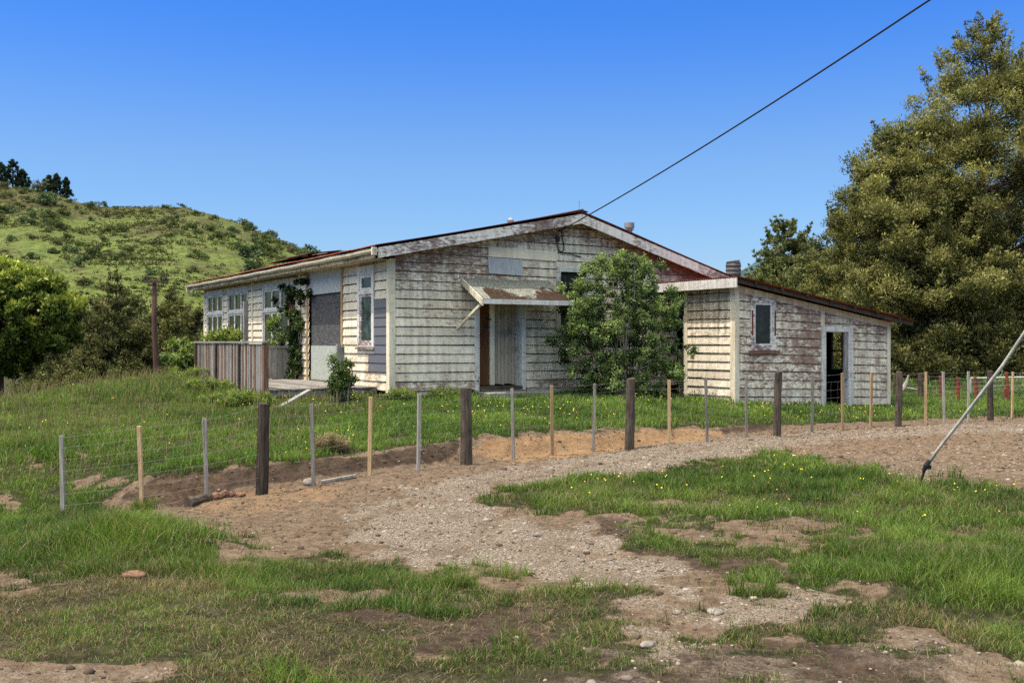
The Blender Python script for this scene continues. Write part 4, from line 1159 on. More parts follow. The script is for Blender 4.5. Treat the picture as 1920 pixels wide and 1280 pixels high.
# post stub at the near edge
d = rayl(638, 700); k = (DY0-CL.y)/d.y; px_ = CL.x+d.x*k; pzt = CL.z+rayl(638, 645).z*k
mb = MB(OFF); mb.box((px_-.09, DY0-.05, .4), (px_-.0, DY0+.04, pzt)); mb.box((px_+.0, DY0-.03, .5), (px_+.09, DY0+.05, pzt-.06)); mb.build('post', M['greywood'], deck)
for pxq, top, mtl, xoff in ((549, 562, 'brownwood', -.09), (461, 565, 'greywood', -.7)):
    y, z1_ = side(pxq, top, xoff)
    mb = MB(OFF); y = max(y, DY1+.12); mb.box((xoff-.07, y-.06, .4), (xoff+.05, y+.07, z1_)); mb.build('post', M[mtl], deck)

# ------------------------------------------------------------------ wire fence
SPECS = 'gtgdgtgdgtgdtggdgttdtggdt'   # grey batten, tan batten, dark post
fence = empty('wire_fence', (FX[0], FY[0], gz(FX[0], FY[0])), 0, 'post and wire fence with grey and tan battens along the driveway bank', 'fence')
FO_ = fence.location
fpts = []
for i, kd in enumerate(SPECS):
    x, y = FX[i], FY[i]; z = gz(x, y); zt = CZ-(FTOP[i]-640)/F*y
    fpts.append((x, y, z, zt))
    mb = MB(tuple(-FO_))
    rr = random.Random(100+i)
    lx, ly = rr.uniform(-.035, .035), rr.uniform(-.05, .05)
    if i in (2, 4): lx = -.045
    if i == 1: lx = -.04
    if kd == 'd':
        r = .085*(1 if i < 12 else .072/.085)*(1 if i != 7 else 1.1)
        n = 7; pts = []; rad = []
        for k in range(n+1):
            f = k/n
            pts.append((x+lx*f+rr.uniform(-.004, .004), y+ly*f, z-.3+(zt-z+.3)*f)); rad.append(r*(1.08-.12*f)*rr.uniform(.97, 1.03))
        pts.append((x+lx, y+ly, zt+.012)); rad.append(r*.72)
        mb.tube(pts, rad, 9, c=(rr.random(), .5, .5, 1))
        mb.build('post', M['darkpost'], fence, smooth_=False)
    else:
        w = .05 if i < 12 else .048
        a = rr.uniform(-.5, .2)
        mb.bar((x, y, z-.25), (x+lx, y+ly, zt), w*1.05, w*.8, up=(math.sin(a), math.cos(a), 0), c=(rr.random(), .5, .5, 1))
        mb.build('batten', M['greybatten' if kd == 'g' else 'newbatten'], fence, bevel=.003)
hs = [.98, .86, .72, .585, .45, .32, .19, .07]
for hk, h in enumerate(hs):
    mb = MB(tuple(-FO_)); pts = []
    for i, (x, y, z, zt) in enumerate(fpts):
        p = Vector((x+.0, y-.055, z+(zt-z)*h))
        if pts:
            q = pts[-1]
            pts.append((p+q)/2+Vector((0, 0, -.008)))
        pts.append(p)
    if hk == 0: pass
    x, y, z, zt = fpts[-1]
    pts.append(Vector((x+3, y+2.1, gz(x+3, y+2.1)+1.15*h)))
    mb.tube(pts, .0015, 4); mb.build('wire', M['wire'], fence)
mb = MB(tuple(-FO_))
for i in range(len(fpts)-1):
    a, b = fpts[i], fpts[i+1]
    for k in range(1, 5):
        f = k/5+random.uniform(-.02, .02)
        x = a[0]+(b[0]-a[0])*f; y = a[1]+(b[1]-a[1])*f-.055; z0 = a[2]+(b[2]-a[2])*f; z1 = a[3]+(b[3]-a[3])*f
        pts = [(x+random.uniform(-.015, .015), y, z0+(z1-z0)*h-.006) for h in hs[1:]]
        mb.tube(pts, .001, 3, caps=False)
mb.build('stay_wires', M['wire'], fence)

# second fence with rusted posts on the right
f2 = empty('wire_fence', (10.5, 28.5, gz(10.5, 28.5)), 0, 'old wire fence with rusty red posts in the grass beyond the driveway', 'fence')
o2 = f2.location
f2p = [(1608, 704, 762, 29.0, 'r'), (1662+132-2, 707, 768, 29.6, 'r'), (1829, 705, 772, 29.4, 'r'), (1893, 698, 772, 28.5, 'r'), (1727, 699, 758, 29.5, 'd'), (1762, 704, 762, 29.5, 'r')]
f2p = [(1726, 699, 758, 29.8, 'd'), (1763, 705, 762, 29.5, 'r'), (1795, 707, 768, 29.2, 'r'), (1829, 706, 771, 29.0, 'r'), (1889, 697, 772, 28.6, 'r'), (1960, 696, 776, 28.2, 'd'), (1680, 700, 756, 30.2, 'd')]
f2p.sort()
q2 = []
for px_, pt, pb, Y, kd in f2p:
    x = (px_-960)/F*Y; z = gz(x, Y); zt = CZ-(pt-640)/F*Y
    q2.append((x, Y, z, zt))
    mb = MB(tuple(-o2)); rr = random.Random(px_)
    if kd == 'd':
        mb.tube([(x, Y, z-.3), (x, Y, z+(zt-z)*.5), (x+.01, Y, zt)], [.095, .09, .085], 8)
        mb.build('post', M['darkpost'], f2)
    else:
        l = rr.uniform(-.06, .0)
        pts = [(x+.03, Y, z-.3), (x+.02, Y, z+.3), (x+l*.5+.01, Y, z+.7), (x+l, Y, zt)]
        mb.tube(pts, [.05, .05, .042, .045], 6)
        if px_ == 1889: mb.box((x-.1, Y-.06, z), (x+.03, Y+.04, z+.42))
        mb.build('post', M['redpost'], f2)
for h in (.97, .8, .6, .42, .25):
    mb = MB(tuple(-o2)); pts = []
    for x, y, z, zt in q2:
        p = Vector((x, y-.06, z+(zt-z)*h))
        if pts: pts.append((p+pts[-1])/2+Vector((0, 0, -.04)))
        pts.append(p)
    mb.tube(pts, .003, 4); mb.build('wire', M['wire'], f2)
# pale pipe rail at far right
a = pw(1820, 709, 31); b = pw(1990, 706, 31)
g_ = empty('pipe_gate', (a.x, a.y, gz(a.x, a.y)), 0, 'pale pipe gate rail in the grass at far right edge', 'gate')
mb = MB(tuple(-g_.location)); mb.tube([a, b], .035, 8); mb.build('rail', M['conduit'], g_)
for h in (.25, .5, .75):
    mb = MB(tuple(-g_.location)); za = gz(a.x, a.y); mb.tube([(a.x, a.y, za+(a.z-za)*h), (b.x, b.y, za+(b.z-za)*h)], .012, 6); mb.build('rail', M['galv'], g_)
for p in (a, b):
    mb = MB(tuple(-g_.location)); mb.tube([(p.x, p.y, gz(p.x, p.y)-.1), (p.x, p.y, p.z)], .035, 8); mb.build('upright', M['conduit'], g_)

# ------------------------------------------------------------------ guy wire, power line, pole
gb = Vector((pw(1720, 920, 12.5).x, 12.5, 0)); gb.z = gz(gb.x, gb.y)
gy = empty('guy_wire', gb, 0, 'slanting pole stay in a pale plastic sleeve anchored in the verge', 'guy wire')
ja = pw(1735, 876, 12.45)
top = pw(2060, 420, 11.2)
def gp(px_, py_, Y): return pw(px_, py_, Y)-gb
mb = MB(); mb.tube([(-.03, 0, -.35), gp(1728, 898, 12.47), gp(1735, 876, 12.45)], .016, 8); mb.build('anchor_rod', M['black'], gy)
mb = MB(); mb.tube([gp(1731, 884, 12.46), gp(1737, 872, 12.44), gp(1743, 862, 12.42)], [.02, .036, .022], 8); mb.box(gp(1739, 876, 12.44)-Vector((.03, .02, .02)), gp(1739, 876, 12.44)+Vector((.04, .02, .03))); mb.build('clamp', M['black'], gy)
pts = [gp(1738, 872, 12.44), gp(1762, 838, 12.36), gp(1800, 790, 12.2), gp(1845, 731, 12.0), gp(1880, 685, 11.85), gp(1920, 625, 11.7), gp(1965, 560, 11.5)]
mb = MB(); mb.tube(pts, .02, 10); mb.build('sleeve', M['conduit'], gy, smooth_=True)
mb = MB(); mb.tube([pts[-1], gp(2250, 130, 10.3)], .007, 6); mb.build('wire', M['wire'], gy)

hook = h2w(ix, -.16, iz+.03)
e0 = pw(1743, 0, 13.5)
d = (e0-hook); e1 = hook+d*1.55
mb = MB(tuple(-hook)); pts = []
for i in range(31):
    f = i/30; p = hook.lerp(e1, f); p.z -= .42*4*f*(1-f)*.55
    pts.append(p)
# keep the line through the measured point
corr = .42*4*(1/1.55)*(1-1/1.55)*.55
pts = [p+Vector((0, 0, corr*min(1, i/30*1.55))) for i, p in enumerate(pts)]
mb.tube(pts, .014, 6)
pl = mb.build('power_line', M['cable'], None); pl.location = hook
tag(pl, 'black overhead power line strung from the gable up across the sky', 'power line')

PYp = 43.0
pb_ = pw(293, 715, PYp)
pole = empty('utility_pole', (pb_.x, pb_.y, gz(pb_.x, pb_.y)), 0, 'leaning reddish wooden power pole with crossarm at left of the house', 'power pole')
o_ = pole.location
mb = MB(tuple(-o_))
mb.tube([(pb_.x+.03, pb_.y, o_.z-.3), pw(293, 715, PYp), pw(292, 660, PYp), pw(289, 600, PYp), pw(290, 524, PYp)], [.125, .12, .115, .105, .095], 10); mb.build('shaft', M['polewood'], pole, smooth_=True)
mb = MB(tuple(-o_)); mb.bar(pw(270, 527, PYp-.15), pw(315, 529, PYp-.15), .09, .11); mb.bar(pw(278, 529, PYp-.2), pw(289, 540, PYp-.2), .03, .03); mb.build('crossarm', M['darkpost'], pole)
for px_ in (272, 279, 302, 311):
    mb = MB(tuple(-o_)); p = pw(px_, 526, PYp-.15); mb.tube([p, p+Vector((0, 0, .08)), p+Vector((0, 0, .16))], [.02, .05, .035], 8); mb.build('insulator', M['black'], pole)

# ------------------------------------------------------------------ loose things
def rock(name, p, r, label, mat='stone', flat=.6, seed=0, cat='rock', group=None):
    v, f = ico(2); rg = np.random.default_rng(seed)
    d = 1+.35*(fbm(v[:, 0]*1.6+seed, v[:, 1]*1.6+v[:, 2], 3)-.5)+rg.normal(0, .03, len(v))
    v = v*d[:, None]*np.array([r, r*.8, r*flat])
    o = np_mesh(name, v, tris=f, col=np.full((len(v), 3), .5), mat=M[mat]); o.location = (p[0], p[1], gz(p[0], p[1])+r*flat*.3)
    o.rotation_euler = (0, 0, seed); tag(o, label, cat, group)
def gp_at(px, py):
    Y = 30.
    for _ in range(60):
        p = pw(px, py, Y); zt = gz(p.x, p.y)
        # find Y where ray meets ground
        Yn = (CZ-zt)*F/max(py-640, 1)
        Y = Y*.5+Yn*.5
    return pw(px, py, Y)
rock('rock', gp_at(1470, 962), .085, 'pale pinkish rock lying in the grass island right of the drive', seed=1)
rock('rock', gp_at(580, 901), .11, 'grey rock at the foot of the fence batten near the loose plank', seed=2)
rock('rock', gp_at(1008, 1004), .045, 'small rounded tan rock on the gravel in the middle of the drive', seed=3)
rock('rock', gp_at(1215, 1210), .05, 'light grey stone in the dirt near the bottom of the picture', seed=4, flat=.4)
rock('rock', gp_at(1340, 1147), .07, 'flat pale stone on the gravel patch lower right', seed=5, flat=.25)
rock('rock', gp_at(250, 1080), .10, 'reddish brown clod of earth on the grass at lower left', mat='brownwood', seed=6, flat=.35)
rock('rock', gp_at(452, 930), .07, 'brown clod of earth beside the thick fence post', mat='brownwood', seed=7)
def log_(name, a, b, r, mat, label, cat='log'):
    a = gp_at(*a); b = gp_at(*b); n = 7; mb = MB(tuple(-a)); pts = []; rad = []
    for i in range(n+1):
        f = i/n; p = a.lerp(b, f); p.z = gz(p.x, p.y)+r*.7+.012*math.sin(i*2.1); pts.append(p); rad.append(r*random.uniform(.8, 1.1))
    mb.tube(pts, rad, 8); o = mb.build(name, M[mat], None); o.location = a; tag(o, label, cat)
log_('log', (352, 950), (400, 936), .075, 'bark', 'short dark rotten log lying behind the third fence batten')
log_('log', (398, 938), (438, 931), .06, 'brownwood', 'brown split log end lying against the foot of the bank')
def plank(name, a, b, w, h, mat, label):
    a, b = Vector(a), Vector(b); mb = MB(tuple(-a)); mb.bar(a, b, w, h); o = mb.build(name, M[mat], None, bevel=.003); o.location = a; tag(o, label, 'plank')
a = gp_at(602, 900); b = gp_at(667, 896)
plank('plank', (a.x, a.y, gz(a.x, a.y)+.03), (b.x, b.y, gz(b.x, b.y)+.035), .1, .04, 'greybatten', 'short weathered plank lying flat on the clay below the fence')
a = pw(520, 768, 20.6); b = pw(580, 731, 21.4)
plank('plank', (a.x, a.y, gz(a.x, a.y)+.02), b, .12, .035, 'greywood', 'grey plank leaning from the grass up to the deck edge')

# ------------------------------------------------------------------ foliage
def leaf_mesh(P, N, L, W, color):
    """rhombic leaves: centre P, direction-ish N, length L, width W"""
    n = len(P)
    N = N/np.maximum(np.linalg.norm(N, axis=1, keepdims=True), 1e-6)
    r = RNG.normal(size=(n, 3)); S = np.cross(N, r); S /= np.maximum(np.linalg.norm(S, axis=1, keepdims=True), 1e-6)
    V = np.empty((n, 4, 3))
    V[:, 0] = P-N*(L/2)[:, None]; V[:, 2] = P+N*(L/2)[:, None]
    V[:, 1] = P+S*(W/2)[:, None]-N*(L*.05)[:, None]; V[:, 3] = P-S*(W/2)[:, None]-N*(L*.05)[:, None]
    Q = np.arange(n)[:, None]*4+np.array([[0, 1, 2, 3]])
    return V.reshape(-1, 3), Q, np.repeat(color, 4, 0)

def clumps_to_leaves(C, R, per, L, W, colA, colB, up=.3, outw=.6, gain=1., shell=.5, squash=(1, 1, 1), straw=None, straw_p=0., clumpvar=.35, centre=None):
    """C (m,3) clump centres, R (m,) radii"""
    m = len(C)
    idx = np.repeat(np.arange(m), np.maximum(3, (per*(R/np.mean(R))**2).astype(int)))
    n = len(idx)
    d = RNG.normal(size=(n, 3)); d /= np.linalg.norm(d, axis=1, keepdims=True)
    rad = (shell+(1-shell)*RNG.random(n))*(.75+.35*RNG.random(n))
    P = C[idx]+d*(R[idx]*rad)[:, None]*np.array(squash)
    N = d*outw+RNG.normal(size=(n, 3))*.55+np.array([0, 0, up])
    t = np.clip(.42+.5*d[:, 2]*.85+RNG.normal(0, .22, n)+(RNG.random(m)-.5)[idx]*clumpvar*2, 0, 1)  # clump shading painted into leaf colour: sunlit tops, dark undersides
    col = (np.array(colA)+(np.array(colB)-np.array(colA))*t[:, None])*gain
    col = col*(.75+.5*RNG.random(n))[:, None]
    if straw is not None:
        k = RNG.random(n) < straw_p; col[k] = np.array(straw)*(.7+.6*RNG.random(k.sum()))[:, None]
    return leaf_mesh(P, N, L*(.6+.8*RNG.random(n)), W*(.6+.8*RNG.random(n)), col)

def limbs(mb, base, trunk_pts, rads, targets, r0=.06, n=6):
    mb.tube(trunk_pts, rads, 8, c=(.5, .5, .5, 1))
    tp = [Vector(p) for p in trunk_pts]
    for t in targets:
        t = Vector(t)
        # leave the trunk somewhat below the target
        best = min(range(len(tp)), key=lambda i: abs(tp[i].z-(t.z-.35*math.hypot(t.x-tp[i].x, t.y-tp[i].y)-.2)))
        a = tp[best]; mid = a.lerp(t, .5)+Vector((random.uniform(-.1, .1), random.uniform(-.1, .1), -.06*(t-a).length))
        k = rads[best]
        mb.tube([a, mid, t], [min(r0, k*.7), min(r0, k)*.6, .012], n-1, caps=False)

def conifer(name, X, Y, top_z, prof, label, cat='tree', leaves=70000, colA=(.026, .032, .010), colB=(.215, .208, .070), csize=.55, seed=0, L=.14, W=.046, group=None, dens=1.0, lean=0., zb0=.3, clip=None):
    """prof: list of (h fraction, radius)"""
    rs = np.random.default_rng(seed); zb = gz(X, Y); H = top_z-zb
    root = empty(name, (X, Y, zb), 0, label, cat, group)
    hp = np.array([p[0] for p in prof]); rp = np.array([p[1] for p in prof])
    m = int(260*dens); C = []; R = []
    w = np.interp(np.linspace(0, 1, 200), hp, rp)+.15
    cdf = np.cumsum(w); cdf /= cdf[-1]
    for i in range(m):
        h = np.interp(rs.random(), cdf, np.linspace(0, 1, 200))
        az = rs.random()*2*np.pi
        # lobed outline
        lob = 1+.16*math.sin(3*az+h*9+seed)+.10*math.sin(7*az-h*23+seed*2)
        r = np.interp(h, hp, rp)*lob*math.sqrt(rs.uniform(.25, 1.0))
        rad = csize*rs.uniform(.6, 1.35)*(.55+.55*min(1, np.interp(h, hp, rp)/2.2))
        C.append((r*math.cos(az), r*math.sin(az)+0, h*H)); R.append(rad)
    # feathery plumes at the crown tip and outline
    for i in range(int(46*dens)):
        h = rs.uniform(.35, 1.0); az = rs.random()*6.28
        r = np.interp(h, hp, rp)*1.08+.1
        for k in range(3):
            C.append(((r+k*.12)*math.cos(az), (r+k*.12)*math.sin(az), h*H+.22*k)); R.append(csize*.42*(1-.25*k))
    C = np.array(C); R = np.array(R)
    per = leaves/len(C)
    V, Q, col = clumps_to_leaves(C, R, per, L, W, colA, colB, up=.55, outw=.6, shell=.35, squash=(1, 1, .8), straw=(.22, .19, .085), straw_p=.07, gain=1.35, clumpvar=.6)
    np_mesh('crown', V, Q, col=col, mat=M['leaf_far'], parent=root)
    mb = MB(); n = 9
    tp = [(.12*math.sin(i), .1*math.cos(i*1.3), -.2+(H*.93+.2)*i/n) for i in range(n+1)]
    sel = rs.permutation(m)[:int(70*dens)]
    limbs(mb, None, tp, [max(.03, .028*H*(1-i/n*.95)) for i in range(n+1)], [tuple(C[k]) for k in sel], .05)
    mb.build('trunk', M['bark'], root)
    mb = MB()
    for k in rs.permutation(m)[:int(22*dens)]:
        c = Vector(C[k]); d = Vector((c.x, c.y, 0)).normalized() if c.xy.length > .01 else Vector((1, 0, 0))
        a = Vector((.05, .05, max(.3, c.z-.6*c.xy.length-.2))); b = c+d*(R[k]*.9)+Vector((rs.normal()*.2, rs.normal()*.2, R[k]*.3))
        mb.tube([a, a.lerp(b, .5)+Vector((0, 0, .08)), b], [.02, .012, .004], 4, caps=False)
    mb.build('twigs', M['twig'], root)
    return root

def tx(px, Y): return (px-960)/F*Y
# big dark conifers on the right
conifer('conifer_tree', tx(1845, 41), 41, pw(0, 45, 41).z, [(0, 3.4), (.06, 4.6), (.2, 5.3), (.35, 5.1), (.5, 4.8), (.66, 4.1), (.78, 2.8), (.88, 1.55), (.95, .7), (1, .1)],
        'tallest olive conifer rising to the top right corner of the picture', leaves=260000, seed=1, dens=2.3, csize=.64)
conifer('conifer_tree', tx(1692, 39), 39, pw(0, 238, 39).z, [(0, 2.6), (.08, 3.3), (.25, 3.4), (.5, 2.7), (.7, 1.9), (.88, 1.0), (1, .15)],
        'broad olive conifer left of the tallest one, behind the lean-to roof', leaves=140000, seed=2, dens=1.5, csize=.56)
conifer('conifer_tree', tx(2010, 40), 40, pw(0, 150, 40).z, [(0, 3.2), (.2, 4.0), (.5, 3.3), (.75, 1.9), (.92, .8), (1, .15)],
        'olive conifer cut by the right edge of the picture, beside the tallest one', leaves=90000, seed=3, dens=1.0, csize=.68)
conifer('conifer_tree', tx(1570, 45), 45, pw(0, 392, 45).z, [(0, 1.7), (.1, 2.2), (.4, 2.0), (.65, 1.3), (.85, .65), (1, .1)],
        'smaller dark conifer at the left foot of the big conifers', leaves=36000, seed=4, dens=.7, csize=.5, colA=(.03, .042, .014), colB=(.11, .115, .04))
conifer('scrubby_tree', tx(1480, 50), 50, pw(0, 415, 50).z, [(0, 1.5), (.2, 2.1), (.45, 2.1), (.62, 1.55), (.78, 1.2), (.9, .8), (1, .25)],
        'loose grey-green tree standing against the sky above the lean-to roof', leaves=44000, seed=5, dens=1.1, csize=.42, colA=(.045, .06, .022), colB=(.14, .155, .06), L=.2, W=.08)
conifer('scrubby_tree', tx(1530, 47), 47, pw(0, 478, 47).z, [(0, 2.2), (.3, 2.6), (.6, 2.1), (.85, 1.2), (1, .3)],
        'low bushy grey-green tree just right of the loose one above the lean-to roof', leaves=44000, seed=6, dens=1.0, csize=.5, colA=(.045, .06, .022), colB=(.15, .155, .06), L=.2, W=.08)
# undergrowth shading the foot of the conifers
for k, (px_, tp, Y, r, lb) in enumerate(((1700, 640, 36.5, 1.5, 'low olive bush at the conifer foot right of the lean-to corner'), (1790, 610, 38, 2.2, 'dark bush in the shade under the tallest conifer'), (1900, 620, 38, 2.2, 'dark bush in the shade at the right edge of the picture'))):
    conifer('understorey_bush', tx(px_, Y), Y, pw(0, tp, Y).z, [(0, r), (.3, r*1.1), (.7, r*.8), (1, .3)], lb, 'bush', leaves=16000, seed=20+k, dens=.35, csize=.55, colA=(.025, .032, .01), colB=(.09, .09, .03))

# left tree group behind the knoll
lt = [(215, 516, 52, 2.4, 'widest brown-green bushy tree left of the power pole', 45000, (.024, .032, .011), (.135, .128, .05)),
      (325, 556, 54, 2.3, 'olive bushy tree just right of the power pole', 40000, (.028, .036, .012), (.15, .145, .05)),
      (262, 560, 57, 1.8, 'dark bushy tree directly behind the power pole', 26000, (.022, .03, .011), (.11, .112, .042)),
      (143, 552, 58, .95, 'slim dark tree in the gap beside the round tree', 16000, (.022, .03, .013), (.075, .075, .03)),
      (372, 580, 50, 1.7, 'brownish tree against the far corner of the house', 24000, (.026, .033, .012), (.135, .13, .048)),
      (175, 590, 50, 1.6, 'lower brown tree below the widest bushy tree', 24000, (.026, .033, .012), (.13, .125, .048)),
      (100, 640, 56, 1.9, 'dark scrub in the shade behind the round tree', 16000, (.02, .026, .01), (.065, .07, .025))]
for k, (px_, tp, Y, r, lb, nl, ca, cb) in enumerate(lt):
    conifer('bushy_tree', tx(px_, Y), Y, pw(0, tp, Y).z, [(0, r*.9), (.15, r*1.08), (.4, r*.92), (.65, r*.6), (.85, r*.3), (1, .08)], lb, leaves=nl, seed=40+k, dens=.95, csize=.5, colA=ca, colB=cb, L=.2, W=.06)
for k, (px_, tp, Y, r, lb) in enumerate(((215, 695, 46, 1.1, 'low pale green scrub below the brown trees'), (140, 700, 47, .9, 'low scrub mound in the hollow near the round tree'), (60, 712, 52, 1.2, 'low scrub at the far side of the hollow'))):
    conifer('scrub_bush', tx(px_, Y), Y, pw(0, tp, Y).z, [(0, r), (.5, r*.9), (1, .3)], lb, 'bush', leaves=7000, seed=60+k, dens=.22, csize=.4, colA=(.05, .06, .02), colB=(.14, .14, .055))

# round glossy tree at the left edge
def round_tree():
    Y = 30.; X = tx(-3, Y); zb = gz(X, Y)
    root = empty('round_tree', (X, Y, zb), 0, 'round clipped tree with glossy yellow-green leaves at the left edge', 'tree')
    cz = pw(0, 592, Y).z-zb; rx, rz = 2.15, 1.6
    n = 520; C = []; R = []
    for i in range(n):
        d = RNG.normal(size=3); d /= np.linalg.norm(d)
        if d[2] < -.97: continue
        s = RNG.uniform(.78, 1.0)*(1+.05*math.sin(d[0]*9)+.05*math.sin(d[2]*11))
        C.append((d[0]*rx*s, d[1]*rx*s, cz+d[2]*rz*s)); R.append(RNG.uniform(.2, .3))
    C = np.array(C); R = np.array(R)
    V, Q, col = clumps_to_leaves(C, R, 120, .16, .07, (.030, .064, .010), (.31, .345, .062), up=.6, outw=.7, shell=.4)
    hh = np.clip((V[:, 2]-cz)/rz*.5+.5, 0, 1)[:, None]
    col = col*(.7+.5*hh)  # sunlight painted into the crown: brighter leaves above, darker below
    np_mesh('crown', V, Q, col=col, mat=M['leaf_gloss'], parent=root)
    mb = MB(); tp = [(.03, 0, -.2), (.02, 0, .5), (0, 0, 1.0), (0, 0, cz-.9), (0, 0, cz-.3), (.05, 0, cz+.8)]; C = np.array([c_ for c_ in C if c_[2] > cz-.2])
    limbs(mb, None, tp, [.2, .17, .16, .15, .1, .04], [tuple(C[k]*np.array([.85, .85, 1])) for k in range(0, len(C), 6)], .06); mb.build('trunk', M['bark'], root)
round_tree()

# bush in front of the gable
def leafy(name, base, stems, spread, label, cat='bush', nl=16000, L=.05, W=.032, colA=(.02, .05, .012), colB=(.11, .175, .035), cl=.2, ncl=90, shape=None, mat='leaf_gloss', seed=0, twigs=True, parent_rot=0, stemr=.022):
    """shape(u) -> random point in crown (local coords)"""
    rs = random.Random(seed)
    root = empty(name, base, 0, label, cat)
    C = np.array([shape(rs) for _ in range(ncl)]); R = np.array([cl*rs.uniform(.6, 1.4) for _ in range(ncl)])
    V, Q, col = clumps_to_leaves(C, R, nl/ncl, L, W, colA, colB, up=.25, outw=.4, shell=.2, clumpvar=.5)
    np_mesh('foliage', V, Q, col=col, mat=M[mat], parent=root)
    mb = MB()
    order = list(range(ncl)); rs.shuffle(order)
    for k in order[:stems]:
        t = Vector(C[k]); a = Vector((rs.uniform(-.15, .15), rs.uniform(-.1, .1), -.1))
        m1 = a.lerp(t, .35)+Vector((0, 0, .25*t.z*.4)); m2 = a.lerp(t, .7)+Vector((rs.uniform(-.1, .1), rs.uniform(-.1, .1), .08))
        mb.tube([a, m1, m2, t+Vector((0, 0, .05))], [stemr, stemr*.75, stemr*.5, .005], 5, caps=False)
    mb.build('stems', M['twig'], root)
    return root
bw = pw(1168, 735, 24.0); bw.z = gz(bw.x, bw.y)
def bush_shape(rs):
    if rs.random() < .12: return (rs.gauss(-1.12, .2), rs.uniform(-.5, .3), rs.uniform(1.5, 2.75))
    while True:
        x = rs.uniform(-1.95, 1.85); z = rs.uniform(.05, 3.2); y = rs.uniform(-.75, .85)
        wid = np.interp(z, [0, .5, 1.2, 1.9, 2.5, 3.0, 3.35], [1.0, 1.45, 1.7, 1.6, 1.4, 1.15, .7])
        xc = np.interp(z, [0, 1.2, 2.2, 3.3], [.15, .0, .0, .1])
        e = 1.0 if rs.random() < .8 else 1.3
        lump = .82+.3*math.sin(z*4.1+x*2.3)*math.sin(x*3.7+1.1)
        if ((x-xc)/wid)**2+(y/.85)**2 < e*lump: return (x, y, z+(rs.uniform(0, .28) if z > 2.7 else 0))
leafy('bush', bw, 46, 0, 'large dense leafy bush growing against the gable wall right of the door', nl=54000, L=.06, W=.036, ncl=430, cl=.165, shape=bush_shape, seed=2, colA=(.030, .062, .019), colB=(.25, .325, .105))
# sprays sticking out of the top and sides are part of the same bush shape: separate shoots
# deck shrubs
def blob(rx, ry, z0, z1):
    def f(rs):
        while True:
            x, y, z = rs.uniform(-1, 1), rs.uniform(-1, 1), rs.uniform(-1, 1)
            if x*x+y*y+z*z < 1: return (x*rx, y*ry, z0+(z1-z0)*(z*.5+.5))
    return f
def hb(x, y): w = h2w(x, y); w.z = gz(w.x, w.y); return w
y_, _ = side(425, 640, -1.4); b = hb(-1.4, y_)
leafy('shrub', b, 16, 0, 'yellow-green shrub overhanging the far end of the deck balustrade', nl=9000, L=.085, W=.045, ncl=80, cl=.2, shape=blob(.75, .6, .3, 1.75), seed=3, colA=(.07, .11, .02), colB=(.28, .33, .07))
y_, _ = side(520, 640, -.3); b = hb(-.3, y_+.15)
leafy('shrub', b, 14, 0, 'thin leafy shrub growing up in front of the middle side window', nl=3800, L=.07, W=.04, ncl=60, cl=.14, shape=blob(.26, .35, .3, 2.15), seed=4, colA=(.06, .11, .022), colB=(.25, .32, .07))
b = hb(-2.9, 7.2)
leafy('shrub', b, 12, 0, 'dark green shrub at the outer corner of the deck by the far end', nl=7000, L=.09, W=.045, ncl=60, cl=.2, shape=blob(.4, .6, .0, 1.25), seed=5, colA=(.05, .085, .02), colB=(.2, .26, .06))
b = pw(640, 760, 21.4); b.z = gz(b.x, b.y)
leafy('shrub', b, 10, 0, 'small upright shrub in front of the deck post', nl=4200, L=.05, W=.03, ncl=46, cl=.13, shape=blob(.34, .3, .0, 1.0), seed=6, colA=(.03, .06, .014), colB=(.13, .18, .04))
# ivy on the side wall
iv = []
y_, _ = side(556, 640, -.08)
def ivy_shape(rs):
    z = rs.uniform(.2, 3.05)
    w = .22 if z < 2.2 else .5
    return (rs.uniform(-.12, .05), rs.gauss(0, w)+(.0 if z < 2.2 else .3), z)
wv = hb(-.1, y_); ivr = leafy('ivy', wv, 10, 0, 'dark ivy climbing the side wall to the gutter beside the boarded door', 'climber', nl=7500, L=.075, W=.06, ncl=95, cl=.13, shape=ivy_shape, seed=7, colA=(.015, .03, .009), colB=(.06, .095, .025))
ivr.rotation_euler = (0, 0, HROT)
# weeds and ferns by the deck
weeds = [(430, 757, 21.2, .34, 'clump of lime green weeds below the balustrade pickets'), (395, 745, 22.5, .3, 'lime green weeds at the left end of the balustrade'), (470, 765, 20.9, .35, 'lime green weeds in front of the balustrade corner post'), (355, 715, 25.5, .32, 'fern clump left of the balustrade'), (745, 762, 22.0, .22, 'little fern at the foot of the house corner'), (830, 742, 22.6, .2, 'pale weeds under the front wall left of the door')]
for k, (px_, py_, Y, r, lb) in enumerate(weeds):
    b = pw(px_, py_, Y); b.z = gz(b.x, b.y)
    leafy('weeds', b, 0 or 3, 0, lb, 'weeds', nl=int(2600*r*2), L=.13, W=.016, ncl=int(40*r*2)+8, cl=.11, shape=blob(r*1.9, r, .0, r*.8+.05), seed=70+k, colA=(.07, .11, .02), colB=(.23, .29, .06), mat='leaf', stemr=.008)

